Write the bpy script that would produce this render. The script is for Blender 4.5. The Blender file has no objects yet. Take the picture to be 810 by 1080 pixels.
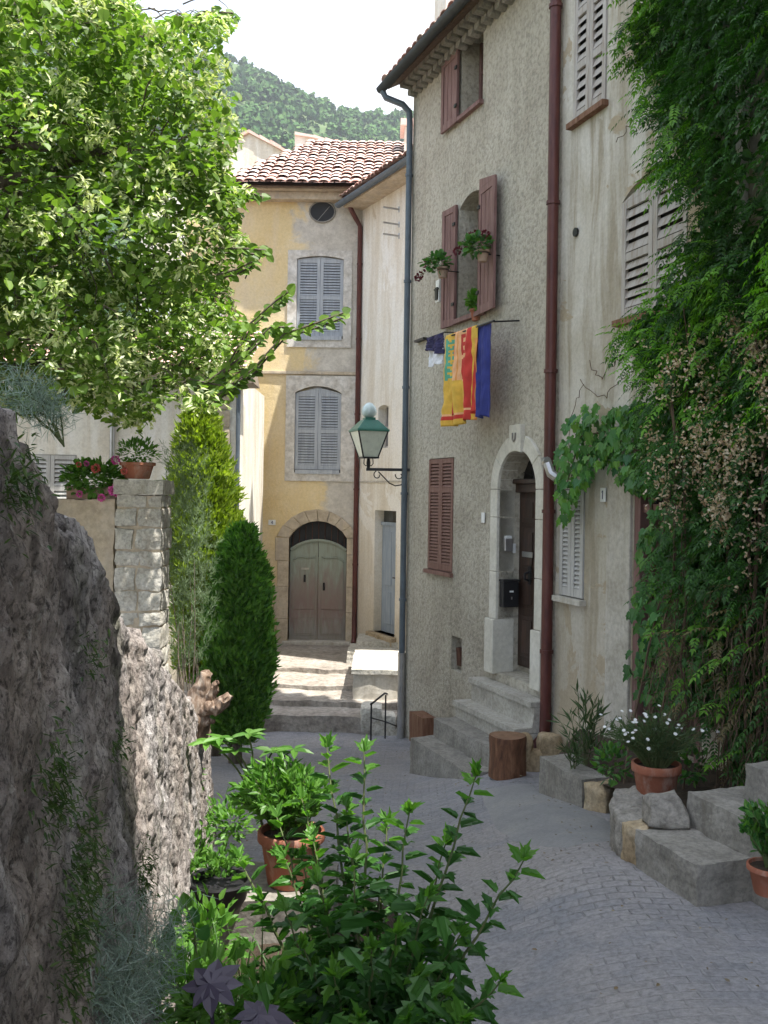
import bpy, bmesh, math, random
from mathutils import Vector, Matrix, noise
random.seed(7)
R = math.radians
col = bpy.context.scene.collection
scene = bpy.context.scene
V = Vector
# ------------------------------------------------------------------ camera geometry (eye at the origin, looking along +Y)
F_PX, HOR, ROLL = 1050.0, 522.0, 0.015
def unroll(x, y):
    dx, dy = x-405, y-HOR
    return 405+dx+ROLL*dy, HOR+dy-ROLL*dx
def at(x, y, Y):
    x, y = unroll(x, y)
    return V(((x-405)*Y/F_PX, Y, (HOR-y)*Y/F_PX))
def proj(p):
    dx = p[0]/p[1]*F_PX; dy = -p[2]/p[1]*F_PX
    return 405+dx-ROLL*dy, HOR+dy+ROLL*dx
def sstep(a, b, x):
    t = max(0, min(1, (x-a)/(b-a))); return t*t*(3-2*t)
def gz(X, Y):
    z = -1.75-.125*min(max(Y, -4), 13.2)
    T_ = [(-9,.05),(3,.15),(5.2,.27),(5.9,.36),(7,.30),(8,.27),(99,.27)]
    for (a, A), (b, B) in zip(T_, T_[1:]):
        if a <= Y <= b: z += (A+(B-A)*(Y-a)/(b-a))*sstep(.2, 1.4, X); break
    return z
# ------------------------------------------------------------------ mesh builder
class MB:
    def __init__(s): s.v = []; s.f = []; s.m = []
    def add(s, vs, fs, m=0):
        b = len(s.v); s.v += [tuple(p) for p in vs]
        for f in fs: s.f.append([b+i for i in f]); s.m.append(m)
    def box8(s, p, m=0):   # p: 4 bottom ccw, 4 top ccw
        s.add(p, [(3,2,1,0),(4,5,6,7),(0,1,5,4),(1,2,6,5),(2,3,7,6),(3,0,4,7)], m)
    def box(s, x0, x1, y0, y1, z0, z1, m=0):
        s.box8([(x0,y0,z0),(x1,y0,z0),(x1,y1,z0),(x0,y1,z0),(x0,y0,z1),(x1,y0,z1),(x1,y1,z1),(x0,y1,z1)], m)
    def rough(s, p, n=6, amp=.015, freq=6, m=0, seed=0, rnd=0.0):
        # box with 8 corners, faces gridded n x n, surface roughened by noise; rnd rounds the corners off
        p = [V(q) for q in p]; idx = {}; c = sum(p, V())/8
        def tri(u, v, w):
            b = p[0].lerp(p[1], u).lerp(p[3].lerp(p[2], u), v)
            t = p[4].lerp(p[5], u).lerp(p[7].lerp(p[6], u), v)
            return b.lerp(t, w)
        def vi(i, j, k):
            key = (i, j, k)
            if key not in idx:
                u, v, w = i/n, j/n, k/n
                if rnd:
                    a, b2, d = 2*u-1, 2*v-1, 2*w-1
                    a1 = a*math.sqrt(max(0,1-b2*b2/2-d*d/2+b2*b2*d*d/3)); b1 = b2*math.sqrt(max(0,1-a*a/2-d*d/2+a*a*d*d/3)); d1 = d*math.sqrt(max(0,1-a*a/2-b2*b2/2+a*a*b2*b2/3))
                    a1*=1.25; b1*=1.25; d1*=1.25
                    a, b2, d = a+(a1-a)*rnd, b2+(b1-b2)*rnd, d+(d1-d)*rnd
                    u, v, w = (a+1)/2, (b2+1)/2, (d+1)/2
                q = tri(u, v, w)
                o = V((seed*3.1, seed*1.7, seed))
                q = q+noise.noise_vector((q+o)*freq)*amp+noise.noise_vector((q+o)*freq*3.3)*amp*.4
                idx[key] = len(s.v); s.v.append(tuple(q))
            return idx[key]
        for i in range(n):
            for j in range(n):
                for f in ([(i,j,0),(i,j+1,0),(i+1,j+1,0),(i+1,j,0)], [(i,j,n),(i+1,j,n),(i+1,j+1,n),(i,j+1,n)],
                          [(i,0,j),(i+1,0,j),(i+1,0,j+1),(i,0,j+1)], [(i,n,j),(i,n,j+1),(i+1,n,j+1),(i+1,n,j)],
                          [(0,i,j),(0,i,j+1),(0,i+1,j+1),(0,i+1,j)], [(n,i,j),(n,i+1,j),(n,i+1,j+1),(n,i,j+1)]):
                    s.f.append([vi(*q) for q in f]); s.m.append(m)
    def tube(s, pts, r, seg=8, m=0, cap=True):
        pts = [V(p) for p in pts]; n = len(pts)
        if not hasattr(r, '__len__'): r = [r]*n
        b = len(s.v); up = None
        for i, p in enumerate(pts):
            t = (pts[min(i+1,n-1)]-pts[max(i-1,0)]).normalized()
            if up is None:
                up = V((0,0,1)) if abs(t.z) < .9 else V((1,0,0))
            a = t.cross(up)
            if a.length < 1e-5: a = t.cross(V((0,1,0)))
            a.normalize(); bb = a.cross(t).normalized(); up = bb
            for k in range(seg):
                an = 2*math.pi*k/seg
                s.v.append(tuple(p+a*math.cos(an)*r[i]+bb*math.sin(an)*r[i]))
        for i in range(n-1):
            for k in range(seg):
                k2 = (k+1) % seg
                s.f.append([b+i*seg+k, b+i*seg+k2, b+(i+1)*seg+k2, b+(i+1)*seg+k]); s.m.append(m)
        if cap:
            s.f.append([b+k for k in range(seg)][::-1]); s.m.append(m)
            s.f.append([b+(n-1)*seg+k for k in range(seg)]); s.m.append(m)
    def lathe(s, c, prof, seg=24, m=0):
        b = len(s.v); c = V(c)
        for r_, z in prof:
            for k in range(seg):
                an = 2*math.pi*k/seg
                s.v.append((c.x+r_*math.cos(an), c.y+r_*math.sin(an), c.z+z))
        for i in range(len(prof)-1):
            for k in range(seg):
                k2 = (k+1) % seg
                s.f.append([b+i*seg+k, b+i*seg+k2, b+(i+1)*seg+k2, b+(i+1)*seg+k]); s.m.append(m)
        s.f.append([b+k for k in range(seg)][::-1]); s.m.append(m)
        s.f.append([b+(len(prof)-1)*seg+k for k in range(seg)]); s.m.append(m)
    def leaf(s, p, d, nrm, L, W, kind='ovate', m=0, curl=.12):
        d = d.normalized(); sd = d.cross(nrm)
        if sd.length < 1e-4: sd = d.cross(V((.3,.2,1)))
        sd.normalize(); up = sd.cross(d)
        if kind == 'ovate': o = [(.3,.5),(.68,.36)]
        elif kind == 'round': o = [(.12,.42),(.5,.5),(.82,.28)]
        elif kind == 'narrow': o = [(.4,.5)]
        elif kind == 'lobed': o = [(.05,.2),(.32,.5),(.38,.26),(.62,.36),(.68,.16)]
        elif kind == 'vine': o = [(-.1,.3),(.15,.5),(.3,.36),(.55,.48),(.6,.22),(.8,.14)]
        n = len(o)
        vs = [p]+[p+d*(a*L)+sd*(b*W)+up*(curl*W-curl*.8*L*a*a) for a, b in o]+[p+d*L-up*curl*L*.8]+[p+d*(a*L)-sd*(b*W)+up*(curl*W-curl*.8*L*a*a) for a, b in reversed(o)]
        s.add(vs, [tuple(range(0, n+2)), tuple([0]+list(range(n+1, 2*n+2)))], m)
    def obj(s, name, mats, parent=None, smooth=False, bevel=0, sub=0, auto=None):
        base = ORG[parent.name] if parent else None
        if parent is None:
            xs = [v[0] for v in s.v]; ys = [v[1] for v in s.v]
            base = V(((min(xs)+max(xs))/2, (min(ys)+max(ys))/2, min(v[2] for v in s.v)))
        me = bpy.data.meshes.new(name)
        me.from_pydata([(v[0]-base.x, v[1]-base.y, v[2]-base.z) for v in s.v], [], s.f)
        if not isinstance(mats, (list, tuple)): mats = [mats]
        for mt in mats: me.materials.append(mt)
        if len(mats) > 1: me.polygons.foreach_set('material_index', s.m)
        if smooth: me.polygons.foreach_set('use_smooth', [True]*len(s.f))
        me.update()
        o = bpy.data.objects.new(name, me); col.objects.link(o)
        if parent: o.parent = parent
        else: o.location = base
        ORG[o.name] = base
        if bevel:
            b = o.modifiers.new('b', 'BEVEL'); b.width = bevel; b.segments = 2; b.limit_method = 'ANGLE'
            b.harden_normals = False
        if auto: 
            me.polygons.foreach_set('use_smooth', [True]*len(s.f)); me.set_sharp_from_angle(angle=R(auto))
        return o
ORG = {}
def thing(name, loc, label, cat, group=None):
    o = bpy.data.objects.new(name, None); col.objects.link(o); o.location = loc; o.empty_display_size = .2
    ORG[o.name] = V(loc); o['label'] = label; o['category'] = cat
    if group: o['group'] = group
    return o
def tag(o, label, cat, group=None):
    o['label'] = label; o['category'] = cat
    if group: o['group'] = group
    return o
def kind(o, k, label=None, cat=None):
    o['kind'] = k
    if label: o['label'] = label; o['category'] = cat
    return o
# ------------------------------------------------------------------ a vertical plane that things are laid out on
class Face:
    def __init__(s, O, d):
        s.O = V((O[0], O[1], 0)); s.d = V((d[0], d[1], 0)).normalized(); s.n = V((s.d.y, -s.d.x, 0))
    def pt(s, u, z, o=0): return s.O+s.d*u+s.n*o+V((0,0,z))
    def uz(s, x, y, o=0):
        r = at(x, y, 1.0); P = s.O+s.n*o
        t = P.dot(s.n)/r.dot(s.n); q = r*t
        return (q-P).dot(s.d), q.z
    def rect(s, xl, yt, xr, yb, o=0):   # corners: left-top, right-?, left-bottom -> u0,u1,z0,z1
        u0, z1 = s.uz(xl, yt, o); u1, _ = s.uz(xr, (yt+yb)/2, o); u0b, z0 = s.uz(xl, yb, o)
        return u0, u1, z0, z1
    def box(s, mb, u0, u1, z0, z1, o0, o1, m=0):   # o1 is the front
        p = [s.pt(u0,z0,o1), s.pt(u1,z0,o1), s.pt(u1,z0,o0), s.pt(u0,z0,o0), s.pt(u0,z1,o1), s.pt(u1,z1,o1), s.pt(u1,z1,o0), s.pt(u0,z1,o0)]
        mb.box8(p, m)
    def poly(s, mb, pts, o0, o1, m=0):  # extruded polygon, pts (u,z) ccw seen from the front
        n = len(pts)
        vs = [s.pt(u,z,o1) for u,z in pts]+[s.pt(u,z,o0) for u,z in pts]
        fs = [tuple(range(n)), tuple(range(2*n-1, n-1, -1))]+[(i, n+i, n+(i+1)%n, (i+1)%n) for i in range(n)]
        mb.add(vs, fs, m)
    def turn(s, u, o, ang):
        P = s.pt(u, 0, o); c, sn = math.cos(ang), math.sin(ang)
        return Face(P, (s.d.x*c-s.d.y*sn, s.d.x*sn+s.d.y*c))
def arc(u0, u1, z, rise, n=12):      # from right to left over the top
    w = (u1-u0)/2; c = (u0+u1)/2
    if rise <= 0: return [(u1, z), (u0, z)]
    if rise >= w*.98:
        return [(c+w*math.cos(math.pi*k/n), z+rise*math.sin(math.pi*k/n)) for k in range(n+1)]
    r = (w*w+rise*rise)/(2*rise); a = math.asin(min(1, w/r))
    return [(c+r*math.sin(a-2*a*k/n), z-(r-rise)+r*math.cos(a-2*a*k/n)) for k in range(n+1)]
def house_wall(F, u0, u1, z0, z1, ops, depth, step=.28, amp=.012, side_slope=0.0, shear=0.0):
    # ops: (a,b,c,d,rise,reveal): rectangle a..b, c..d (d = apex), arch rise, depth of the recess
    mb = MB()
    us = {u0, u1}; zs = {z0, z1}
    for a,b,c,d,r,rv in ops: us |= {a,b}; zs |= {c,d}
    def fill(S):
        L = sorted(S); out = []
        for p, q in zip(L, L[1:]):
            n = max(1, int(round((q-p)/step))); out += [p+(q-p)*k/n for k in range(n)]
        return out+[L[-1]]
    us = fill(us); zs = fill(zs); idx = {}
    def near(u, z):
        for a,b,c,d,r,rv in ops:
            if a-1e-6 <= u <= b+1e-6 and c-1e-6 <= z <= d+1e-6: return True
        return False
    def vi(i, j):
        if (i,j) not in idx:
            u, z = us[i], zs[j]; o = 0
            if not near(u, z):
                q = F.pt(u, z); o = amp*(noise.noise(q*.9)+.5*noise.noise(q*2.7))
            idx[(i,j)] = len(mb.v); mb.v.append(tuple(F.pt(u, z, o)))
        return idx[(i,j)]
    for i in range(len(us)-1):
        for j in range(len(zs)-1):
            cu, cz = (us[i]+us[i+1])/2, (zs[j]+zs[j+1])/2
            if any(a < cu < b and c < cz < d for a,b,c,d,r,rv in ops): continue
            mb.f.append([vi(i,j), vi(i+1,j), vi(i+1,j+1), vi(i,j+1)]); mb.m.append(0)
    for a,b,c,d,r,rv in ops:
        A = arc(a, b, d-r, r, 12) if r > 0 else [(b, d), (a, d)]
        loop = [(a, c), (b, c)]+A          # ccw
        if r <= 0: loop = [(a,c),(b,c),(b,d),(a,d)]
        n = len(loop)
        vs = [F.pt(u,z,0) for u,z in loop]+[F.pt(u,z,-rv) for u,z in loop]
        mb.add(vs, [(i, (i+1)%n, n+(i+1)%n, n+i) for i in range(n)]+[tuple(range(n, 2*n))])
        if r > 0:
            m = len(A)//2
            mb.add([F.pt(b,d)]+[F.pt(u,z) for u,z in A[:m+1]], [tuple(range(m+2))[::-1]] )
            mb.add([F.pt(a,d)]+[F.pt(u,z) for u,z in A[m:]], [tuple(range(len(A[m:])+1))[::-1]])
    # other sides
    q = [F.pt(u0,z0), F.pt(u1,z0), F.pt(u1,z0,-depth), F.pt(u0+shear*depth,z0,-depth), F.pt(u0,z1), F.pt(u1,z1), F.pt(u1,z1+side_slope,-depth), F.pt(u0+shear*depth,z1+side_slope,-depth)]
    mb.add(q, [(1,2,6,5),(2,3,7,6),(3,0,4,7),(4,5,6,7)])
    return mb
def shutter(F, u0, u1, z0, z1, o, mb=None, rise0=0, rise1=0, slats=True, fr=.055, mid=(.5,), th=.035, pitch=.05, m=0, ms=None):
    """one leaf: frame with rails and tilted slats (or raised boards); the top edge runs from rise0 at the left to rise1 at the right"""
    mb = mb or MB(); ms = m if ms is None else ms
    def zt(u): return z1+rise0+(rise1-rise0)*(u-u0)/(u1-u0)
    F.box(mb, u0, u0+fr, z0, z1, o, o+th, m); F.box(mb, u1-fr, u1, z0, z1, o, o+th, m)
    rails = [(z0, z0+fr*1.4), (z1-fr*1.1, z1)]
    for t in mid: rails.append((z0+(z1-z0)*t-fr*.6, z0+(z1-z0)*t+fr*.6))
    for a, b in rails: F.box(mb, u0+fr+.001, u1-fr-.001, a, b, o+.002, o+th-.003, m)
    if rise0 or rise1:
        F.poly(mb, [(u0, z1+.002), (u1, z1+.002), (u1, zt(u1)), (u0, zt(u0))] if min(rise0, rise1) > 0 else ([(u0, z1+.002), (u1, z1+.002), (u1, zt(u1))] if rise1 > 0 else [(u0, z1+.002), (u1, z1+.002), (u0, zt(u0))]), o+.004, o+th-.004, m)
    rs = sorted(rails)
    for (a0, a1), (b0, b1) in zip(rs, rs[1:]):
        if slats:
            n = max(2, int((b0-a1)/pitch)); h = (b0-a1)/n
            for k in range(n):
                zc = a1+h*(k+.5)
                p = [F.pt(u0+fr, zc-h*.42, o+th-.004), F.pt(u1-fr, zc-h*.42, o+th-.004), F.pt(u1-fr, zc+h*.30, o+.006), F.pt(u0+fr, zc+h*.30, o+.006)]
                t = V((0,0,.007))
                mb.box8([p[0],p[1],p[2],p[3],p[0]+t,p[1]+t,p[2]+t,p[3]+t], ms)
        else:
            nb = 3; w = (u1-u0-2*fr)/nb
            for k in range(nb):
                F.box(mb, u0+fr+k*w+.006, u0+fr+(k+1)*w-.006, a1+.002, b0-.002, o+.010, o+th-.012, ms)
            F.box(mb, u0+fr, u1-fr, a1, b0, o+.004, o+.009, ms)
    return mb
# ------------------------------------------------------------------ materials
def newmat(name):
    m = bpy.data.materials.new(name); m.use_nodes = True
    nt = m.node_tree; b = nt.nodes['Principled BSDF']; b.inputs['Specular IOR Level'].default_value = .25
    return m, nt, b
def N(nt, t, **k):
    n = nt.nodes.new(t)
    for a, v in k.items():
        if a.startswith('i_'): n.inputs[a[2:].replace('_', ' ')].default_value = v
        else: setattr(n, a, v)
    return n
def L(nt, a, b): nt.links.new(a, b)
def coords(nt, scale=(1,1,1), loc=(0,0,0)):
    tc = N(nt, 'ShaderNodeTexCoord'); mp = N(nt, 'ShaderNodeMapping')
    mp.inputs['Scale'].default_value = scale; mp.inputs['Location'].default_value = loc
    L(nt, tc.outputs['Object'], mp.inputs['Vector']); return mp.outputs[0]
def nz(nt, vec, scale, detail=6, rough=.6, dist=0):
    n = N(nt, 'ShaderNodeTexNoise'); n.inputs['Scale'].default_value = scale; n.inputs['Detail'].default_value = detail
    n.inputs['Roughness'].default_value = rough; n.inputs['Distortion'].default_value = dist
    L(nt, vec, n.inputs['Vector']); return n.outputs['Fac']
def ramp(nt, fac, stops, interp='LINEAR'):
    r = N(nt, 'ShaderNodeValToRGB'); cr = r.color_ramp; cr.interpolation = interp
    while len(cr.elements) < len(stops): cr.elements.new(.5)
    for e, (p, c) in zip(cr.elements, stops):
        e.position = p; e.color = (c, c, c, 1) if not hasattr(c, '__len__') else (*c, 1)
    L(nt, fac, r.inputs[0]); return r.outputs[0]
def mix(nt, fac, a, b, typ='MIX'):
    n = N(nt, 'ShaderNodeMix'); n.data_type = 'RGBA'; n.blend_type = typ
    for s, v in ((n.inputs[0], fac), (n.inputs[6], a), (n.inputs[7], b)):
        if hasattr(v, 'is_linked'): L(nt, v, s)
        elif hasattr(v, '__len__'): s.default_value = (*v, 1)
        else: s.default_value = v
    return n.outputs[2]
def math_(nt, op, a, b=0):
    n = N(nt, 'ShaderNodeMath'); n.operation = op
    for s, v in zip(n.inputs, (a, b)):
        if hasattr(v, 'is_linked'): L(nt, v, s)
        else: s.default_value = v
    return n.outputs[0]
def bump(nt, b, h, strength=.5, dist=.02, prev=None):
    n = N(nt, 'ShaderNodeBump'); n.inputs['Strength'].default_value = strength; n.inputs['Distance'].default_value = dist
    L(nt, h, n.inputs['Height'])
    if prev is not None: L(nt, prev, n.inputs['Normal'])
    L(nt, n.outputs[0], b.inputs['Normal']); return n.outputs[0]
def surf(name, cols, scale=2.0, detail=8, rough=.85, bs=.4, bscale=20, bdist=.01, fine=None, streak=None, spec=.25, sc=(1,1,1), metal=0):
    """noise coloured surface; cols: list of (pos,colour); fine: (scale, dark) speckle; streak: (colour, lo, hi) vertical runs"""
    m, nt, b = newmat(name); v = coords(nt, sc)
    c = ramp(nt, nz(nt, v, scale, detail, .62, .3), cols)
    if fine:
        f = ramp(nt, nz(nt, v, fine[0], 4, .7), [(.35, fine[1]), (.6, 1.0)]); c = mix(nt, 1.0, c, f, 'MULTIPLY')
    if streak:
        vs = coords(nt, (3.2, 3.2, .22)); f = ramp(nt, nz(nt, vs, 2.2, 6, .6), [(streak[1], 0.), (streak[2], 1.)])
        c = mix(nt, f, c, streak[0])
    L(nt, c, b.inputs['Base Color']); b.inputs['Roughness'].default_value = rough; b.inputs['Metallic'].default_value = metal
    b.inputs['Specular IOR Level'].default_value = spec
    if bs: bump(nt, b, nz(nt, v, bscale, 6, .6), bs, bdist)
    return m
M = {}
def roughcast():
    m, nt, b = newmat('roughcast'); v = coords(nt)
    c = ramp(nt, nz(nt, v, .8, 8, .6, .4), [(.3,(.34,.31,.25)),(.5,(.44,.41,.34)),(.7,(.51,.48,.405))])
    vs = coords(nt, (3.5,3.5,.25)); f = ramp(nt, nz(nt, vs, 1.6, 7, .6), [(.50,0.),(.74,.55)])
    c = mix(nt, f, c, (.29,.265,.205))
    # damp lower part (a stain of its own)
    tc = N(nt,'ShaderNodeTexCoord'); sx = N(nt,'ShaderNodeSeparateXYZ'); L(nt, tc.outputs['Object'], sx.inputs[0])
    h = math_(nt,'ADD', sx.outputs[2], math_(nt,'MULTIPLY', nz(nt, v, 1.5, 5), 2.2))
    f2 = ramp(nt, math_(nt,'MULTIPLY', h, .25), [(.2,.55),(.55,0.)])
    c = mix(nt, f2, c, (.27,.235,.185))
    lump = nz(nt, v, 21, 5, .6, .15)
    f3 = ramp(nt, lump, [(.36,.62),(.55,1.0)]); c = mix(nt, .8, c, f3, 'MULTIPLY')
    L(nt, c, b.inputs['Base Color']); b.inputs['Roughness'].default_value = .95
    n1 = bump(nt, b, lump, .85, .026); bump(nt, b, nz(nt, v, 60, 4, .6), .5, .008, n1)
    return m
M['roughcast'] = roughcast()
def old_plaster(name, base, pale, bare, stain, patch=(.52,.60), blue=None, seed=0):
    m, nt, b = newmat(name); v = coords(nt, loc=(seed, seed*.7, 0))
    c = ramp(nt, nz(nt, v, 1.3, 8, .6, .3), [(.3, base), (.65, pale)])
    vs = coords(nt, (2.6,2.6,.3), (seed,0,0)); f = ramp(nt, nz(nt, vs, 1.5, 8, .65, .5), [(.45,0.),(.62,.85)])
    c = mix(nt, f, c, stain)
    p = nz(nt, v, .75, 9, .62, .6)
    f2 = ramp(nt, p, [(patch[0],0.),(patch[0]+.012,1.)]); c = mix(nt, f2, c, bare)
    p3 = nz(nt, coords(nt, (1,1,.6), (4+seed,2,1)), .9, 7, .55, .8)
    f3 = ramp(nt, p3, [(.60,0.),(.615,.9)]); c = mix(nt, f3, c, pale)
    tc = N(nt,'ShaderNodeTexCoord'); sx = N(nt,'ShaderNodeSeparateXYZ'); L(nt, tc.outputs['Object'], sx.inputs[0])
    h = math_(nt,'ADD', sx.outputs[2], math_(nt,'MULTIPLY', nz(nt, v, 2.2, 6, .7), 2.0))
    f4 = ramp(nt, math_(nt,'MULTIPLY', h, .2), [(.30,.85),(.72,0.)])
    c = mix(nt, f4, c, bare)
    f5 = ramp(nt, nz(nt, v, 26, 5, .7), [(.35,.78),(.6,1.0)]); c = mix(nt, .7, c, f5, 'MULTIPLY')
    L(nt, c, b.inputs['Base Color']); b.inputs['Roughness'].default_value = .9
    n1 = bump(nt, b, f2, .35, .006); n2 = bump(nt, b, nz(nt, v, 6, 6, .6), .35, .03, n1); bump(nt, b, nz(nt, v, 45, 4), .3, .006, n2)
    return m
M['white_old'] = old_plaster('white_old', (.43,.395,.32), (.57,.55,.50), (.385,.325,.235), (.30,.26,.19), (.555,.62))
M['cream'] = old_plaster('cream', (.70,.66,.57), (.78,.76,.71), (.55,.48,.37), (.62,.56,.46), (.70,.76), seed=3)
def yellow():
    m, nt, b = newmat('yellow_plaster'); v = coords(nt)
    c = ramp(nt, nz(nt, v, 1.1, 8, .65, .4), [(.3,(.64,.48,.23)),(.5,(.69,.55,.31)),(.72,(.73,.62,.43))])
    vs = coords(nt, (2.6,2.6,.3)); f = ramp(nt, nz(nt, vs, 1.2, 8, .65, .5), [(.48,0.),(.7,.8)])
    c = mix(nt, f, c, (.66,.54,.37))
    # bare grey render at the right side of the front, reaching highest round the oval window
    tc = N(nt,'ShaderNodeTexCoord'); sx = N(nt,'ShaderNodeSeparateXYZ'); L(nt, tc.outputs['Object'], sx.inputs[0])
    n1 = nz(nt, v, 1.7, 9, .65, .5)
    a = math_(nt,'ADD', math_(nt,'MULTIPLY', sx.outputs[0], .62), math_(nt,'MULTIPLY', sx.outputs[2], .06))
    g = math_(nt,'ADD', a, math_(nt,'MULTIPLY', n1, .9))
    f2 = ramp(nt, g, [(.88,0.),(1.10,1.)])
    grey = ramp(nt, nz(nt, v, 4, 9, .75), [(.35,(.42,.385,.33)),(.6,(.60,.56,.49))])
    c = mix(nt, f2, c, grey)
    h = math_(nt,'ADD', sx.outputs[2], math_(nt,'MULTIPLY', n1, 2.0))
    f4 = ramp(nt, math_(nt,'MULTIPLY', h, .2), [(.3,.85),(.62,0.)]); c = mix(nt, f4, c, (.44,.34,.22))
    f5 = ramp(nt, nz(nt, v, 20, 5, .7), [(.35,.82),(.6,1.0)]); c = mix(nt, .7, c, f5, 'MULTIPLY')
    L(nt, c, b.inputs['Base Color']); b.inputs['Roughness'].default_value = .92
    n2 = bump(nt, b, nz(nt, v, 5, 6, .6), .35, .03); bump(nt, b, nz(nt, v, 40, 4), .3, .008, n2)
    return m
M['yellow'] = yellow()
M['stone'] = surf('trim_stone', [(.3,(.40,.37,.31)),(.55,(.50,.47,.41)),(.75,(.56,.54,.49))], 3, bs=.35, bscale=25, fine=(18,.75), streak=((.34,.31,.25),.52,.72))
M['stone_light'] = surf('pale_trim_stone', [(.3,(.50,.48,.41)),(.55,(.60,.58,.51)),(.75,(.66,.64,.58))], 3, bs=.3, bscale=25, fine=(18,.85))
M['worn_step'] = surf('worn_paving_stone', [(.3,(.24,.21,.18)),(.5,(.35,.315,.275)),(.72,(.44,.41,.37))], 2.6, 9, bs=.7, bscale=9, bdist=.05, fine=(14,.6))
M['field'] = surf('grey_field_stone', [(.3,(.22,.205,.18)),(.5,(.32,.30,.265)),(.72,(.40,.38,.34))], 6, bs=.8, bscale=16, bdist=.03, fine=(30,.6))
M['stone_warm'] = surf('warm_stone', [(.3,(.40,.33,.24)),(.55,(.52,.44,.33)),(.75,(.58,.52,.43))], 3, bs=.4, bscale=22, fine=(16,.75), streak=((.38,.33,.27),.5,.7))
M['frame_white'] = surf('window_surround', [(.3,(.45,.41,.35)),(.5,(.60,.57,.52)),(.7,(.66,.64,.60))], 5, bs=.3, fine=(12,.7))
M['limestone'] = surf('limestone', [(.3,(.38,.35,.29)),(.5,(.52,.50,.44)),(.7,(.62,.60,.55))], 6, bs=.6, bscale=14, bdist=.03, fine=(30,.6))
M['concrete'] = surf('step_concrete', [(.3,(.20,.19,.17)),(.5,(.27,.255,.225)),(.72,(.34,.325,.29))], 3.5, bs=.5, bscale=30, fine=(35,.65), streak=((.15,.135,.11),.55,.75))
M['stepstone'] = surf('step_stone', [(.3,(.32,.30,.26)),(.5,(.42,.40,.35)),(.72,(.50,.48,.43))], 3, bs=.4, bscale=24, fine=(26,.7))
M['ochre_stone'] = surf('ochre_stone', [(.3,(.30,.22,.13)),(.5,(.42,.33,.21)),(.72,(.50,.43,.32))], 5, bs=.7, bscale=12, bdist=.02, fine=(25,.6))
def wood(name, a, b_, c_, sc=(6,6,.7), rough=.7, bs=.35, spec=.25):
    m, nt, b = newmat(name); v = coords(nt, sc)
    c = ramp(nt, nz(nt, v, 3.5, 8, .65, .4), [(.3,a),(.5,b_),(.72,c_)]); L(nt, c, b.inputs['Base Color'])
    b.inputs['Roughness'].default_value = rough; b.inputs['Specular IOR Level'].default_value = spec
    bump(nt, b, nz(nt, coords(nt, (sc[0]*4, sc[1]*4, sc[2])), 4, 5), bs, .006); return m
M['sh_mauve'] = wood('mauve_brown_paint', (.13,.07,.063),(.185,.105,.095),(.26,.165,.15))
M['sh_brown'] = wood('red_brown_paint', (.14,.075,.06),(.19,.105,.085),(.25,.15,.12))
M['sh_grey'] = wood('blue_grey_paint', (.27,.29,.32),(.36,.385,.415),(.44,.465,.49))
M['sh_pale'] = wood('pale_grey_paint', (.33,.32,.30),(.42,.41,.39),(.50,.49,.47))
M['sh_worn'] = wood('worn_grey_paint', (.26,.21,.17),(.38,.355,.33),(.46,.44,.42))
M['rustwood'] = wood('rust_wood', (.10,.045,.025),(.18,.09,.055),(.24,.15,.10))
M['door_dark'] = wood('dark_door_wood', (.018,.010,.007),(.035,.018,.012),(.07,.032,.02), rough=.45, spec=.5)
M['door_blue'] = wood('blue_grey_door', (.20,.25,.31),(.27,.32,.38),(.33,.37,.42))
M['log'] = wood('log_wood', (.045,.022,.014),(.13,.06,.032),(.24,.13,.075), sc=(5,5,1.2), bs=.9)
M['log_end'] = surf('log_end', [(.3,(.10,.055,.03)),(.6,(.22,.13,.08))], 9, bs=.5)
M['drift'] = wood('driftwood', (.045,.028,.02),(.17,.115,.08),(.42,.36,.30), sc=(7,7,2.5), bs=1.0)
M['bark'] = wood('bark', (.05,.04,.03),(.11,.09,.07),(.18,.15,.12), sc=(8,8,2), bs=.9)
M['twig'] = wood('twig', (.06,.038,.025),(.10,.068,.045),(.15,.105,.07))
M['twig_grey'] = wood('twig_grey', (.14,.11,.09),(.22,.18,.14),(.3,.25,.2))
M['stem'] = wood('green_stem', (.06,.09,.03),(.10,.13,.05),(.15,.15,.07))
def green_door():
    m, nt, b = newmat('weathered_green_door'); v = coords(nt, (5,5,.8))
    tc = N(nt,'ShaderNodeTexCoord'); sx = N(nt,'ShaderNodeSeparateXYZ'); L(nt, tc.outputs['Object'], sx.inputs[0])
    n1 = nz(nt, v, 2.6, 9, .68, .5)
    h = math_(nt,'ADD', math_(nt,'MULTIPLY', sx.outputs[2], .36), math_(nt,'MULTIPLY', n1, .62))
    c = ramp(nt, h, [(.36,(.27,.25,.225)),(.52,(.23,.165,.145)),(.70,(.24,.205,.175)),(.86,(.27,.305,.25))])
    g = ramp(nt, nz(nt, coords(nt,(9,9,1.2)), 3, 8, .7), [(.5,0.),(.62,.7)]); c = mix(nt, g, c, (.22,.21,.165))
    L(nt, c, b.inputs['Base Color']); b.inputs['Roughness'].default_value = .75
    bump(nt, b, nz(nt, coords(nt,(24,24,1)), 4, 5), .5, .006); return m
M['door_green'] = green_door()
def plain(name, c, rough=.6, metal=0, spec=.4, bs=.12, bscale=30, var=.18):
    lo = tuple(x*(1-var) for x in c); hi = tuple(min(1, x*(1+var)) for x in c)
    return surf(name, [(.3,lo),(.7,hi)], 7, 6, rough, bs, bscale, .004, spec=spec, metal=metal)
M['zinc'] = plain('blue_grey_pipe', (.10,.125,.15), .5, .3)
M['zinc_dark'] = plain('dark_gutter', (.055,.06,.062), .5, .3)
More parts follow.
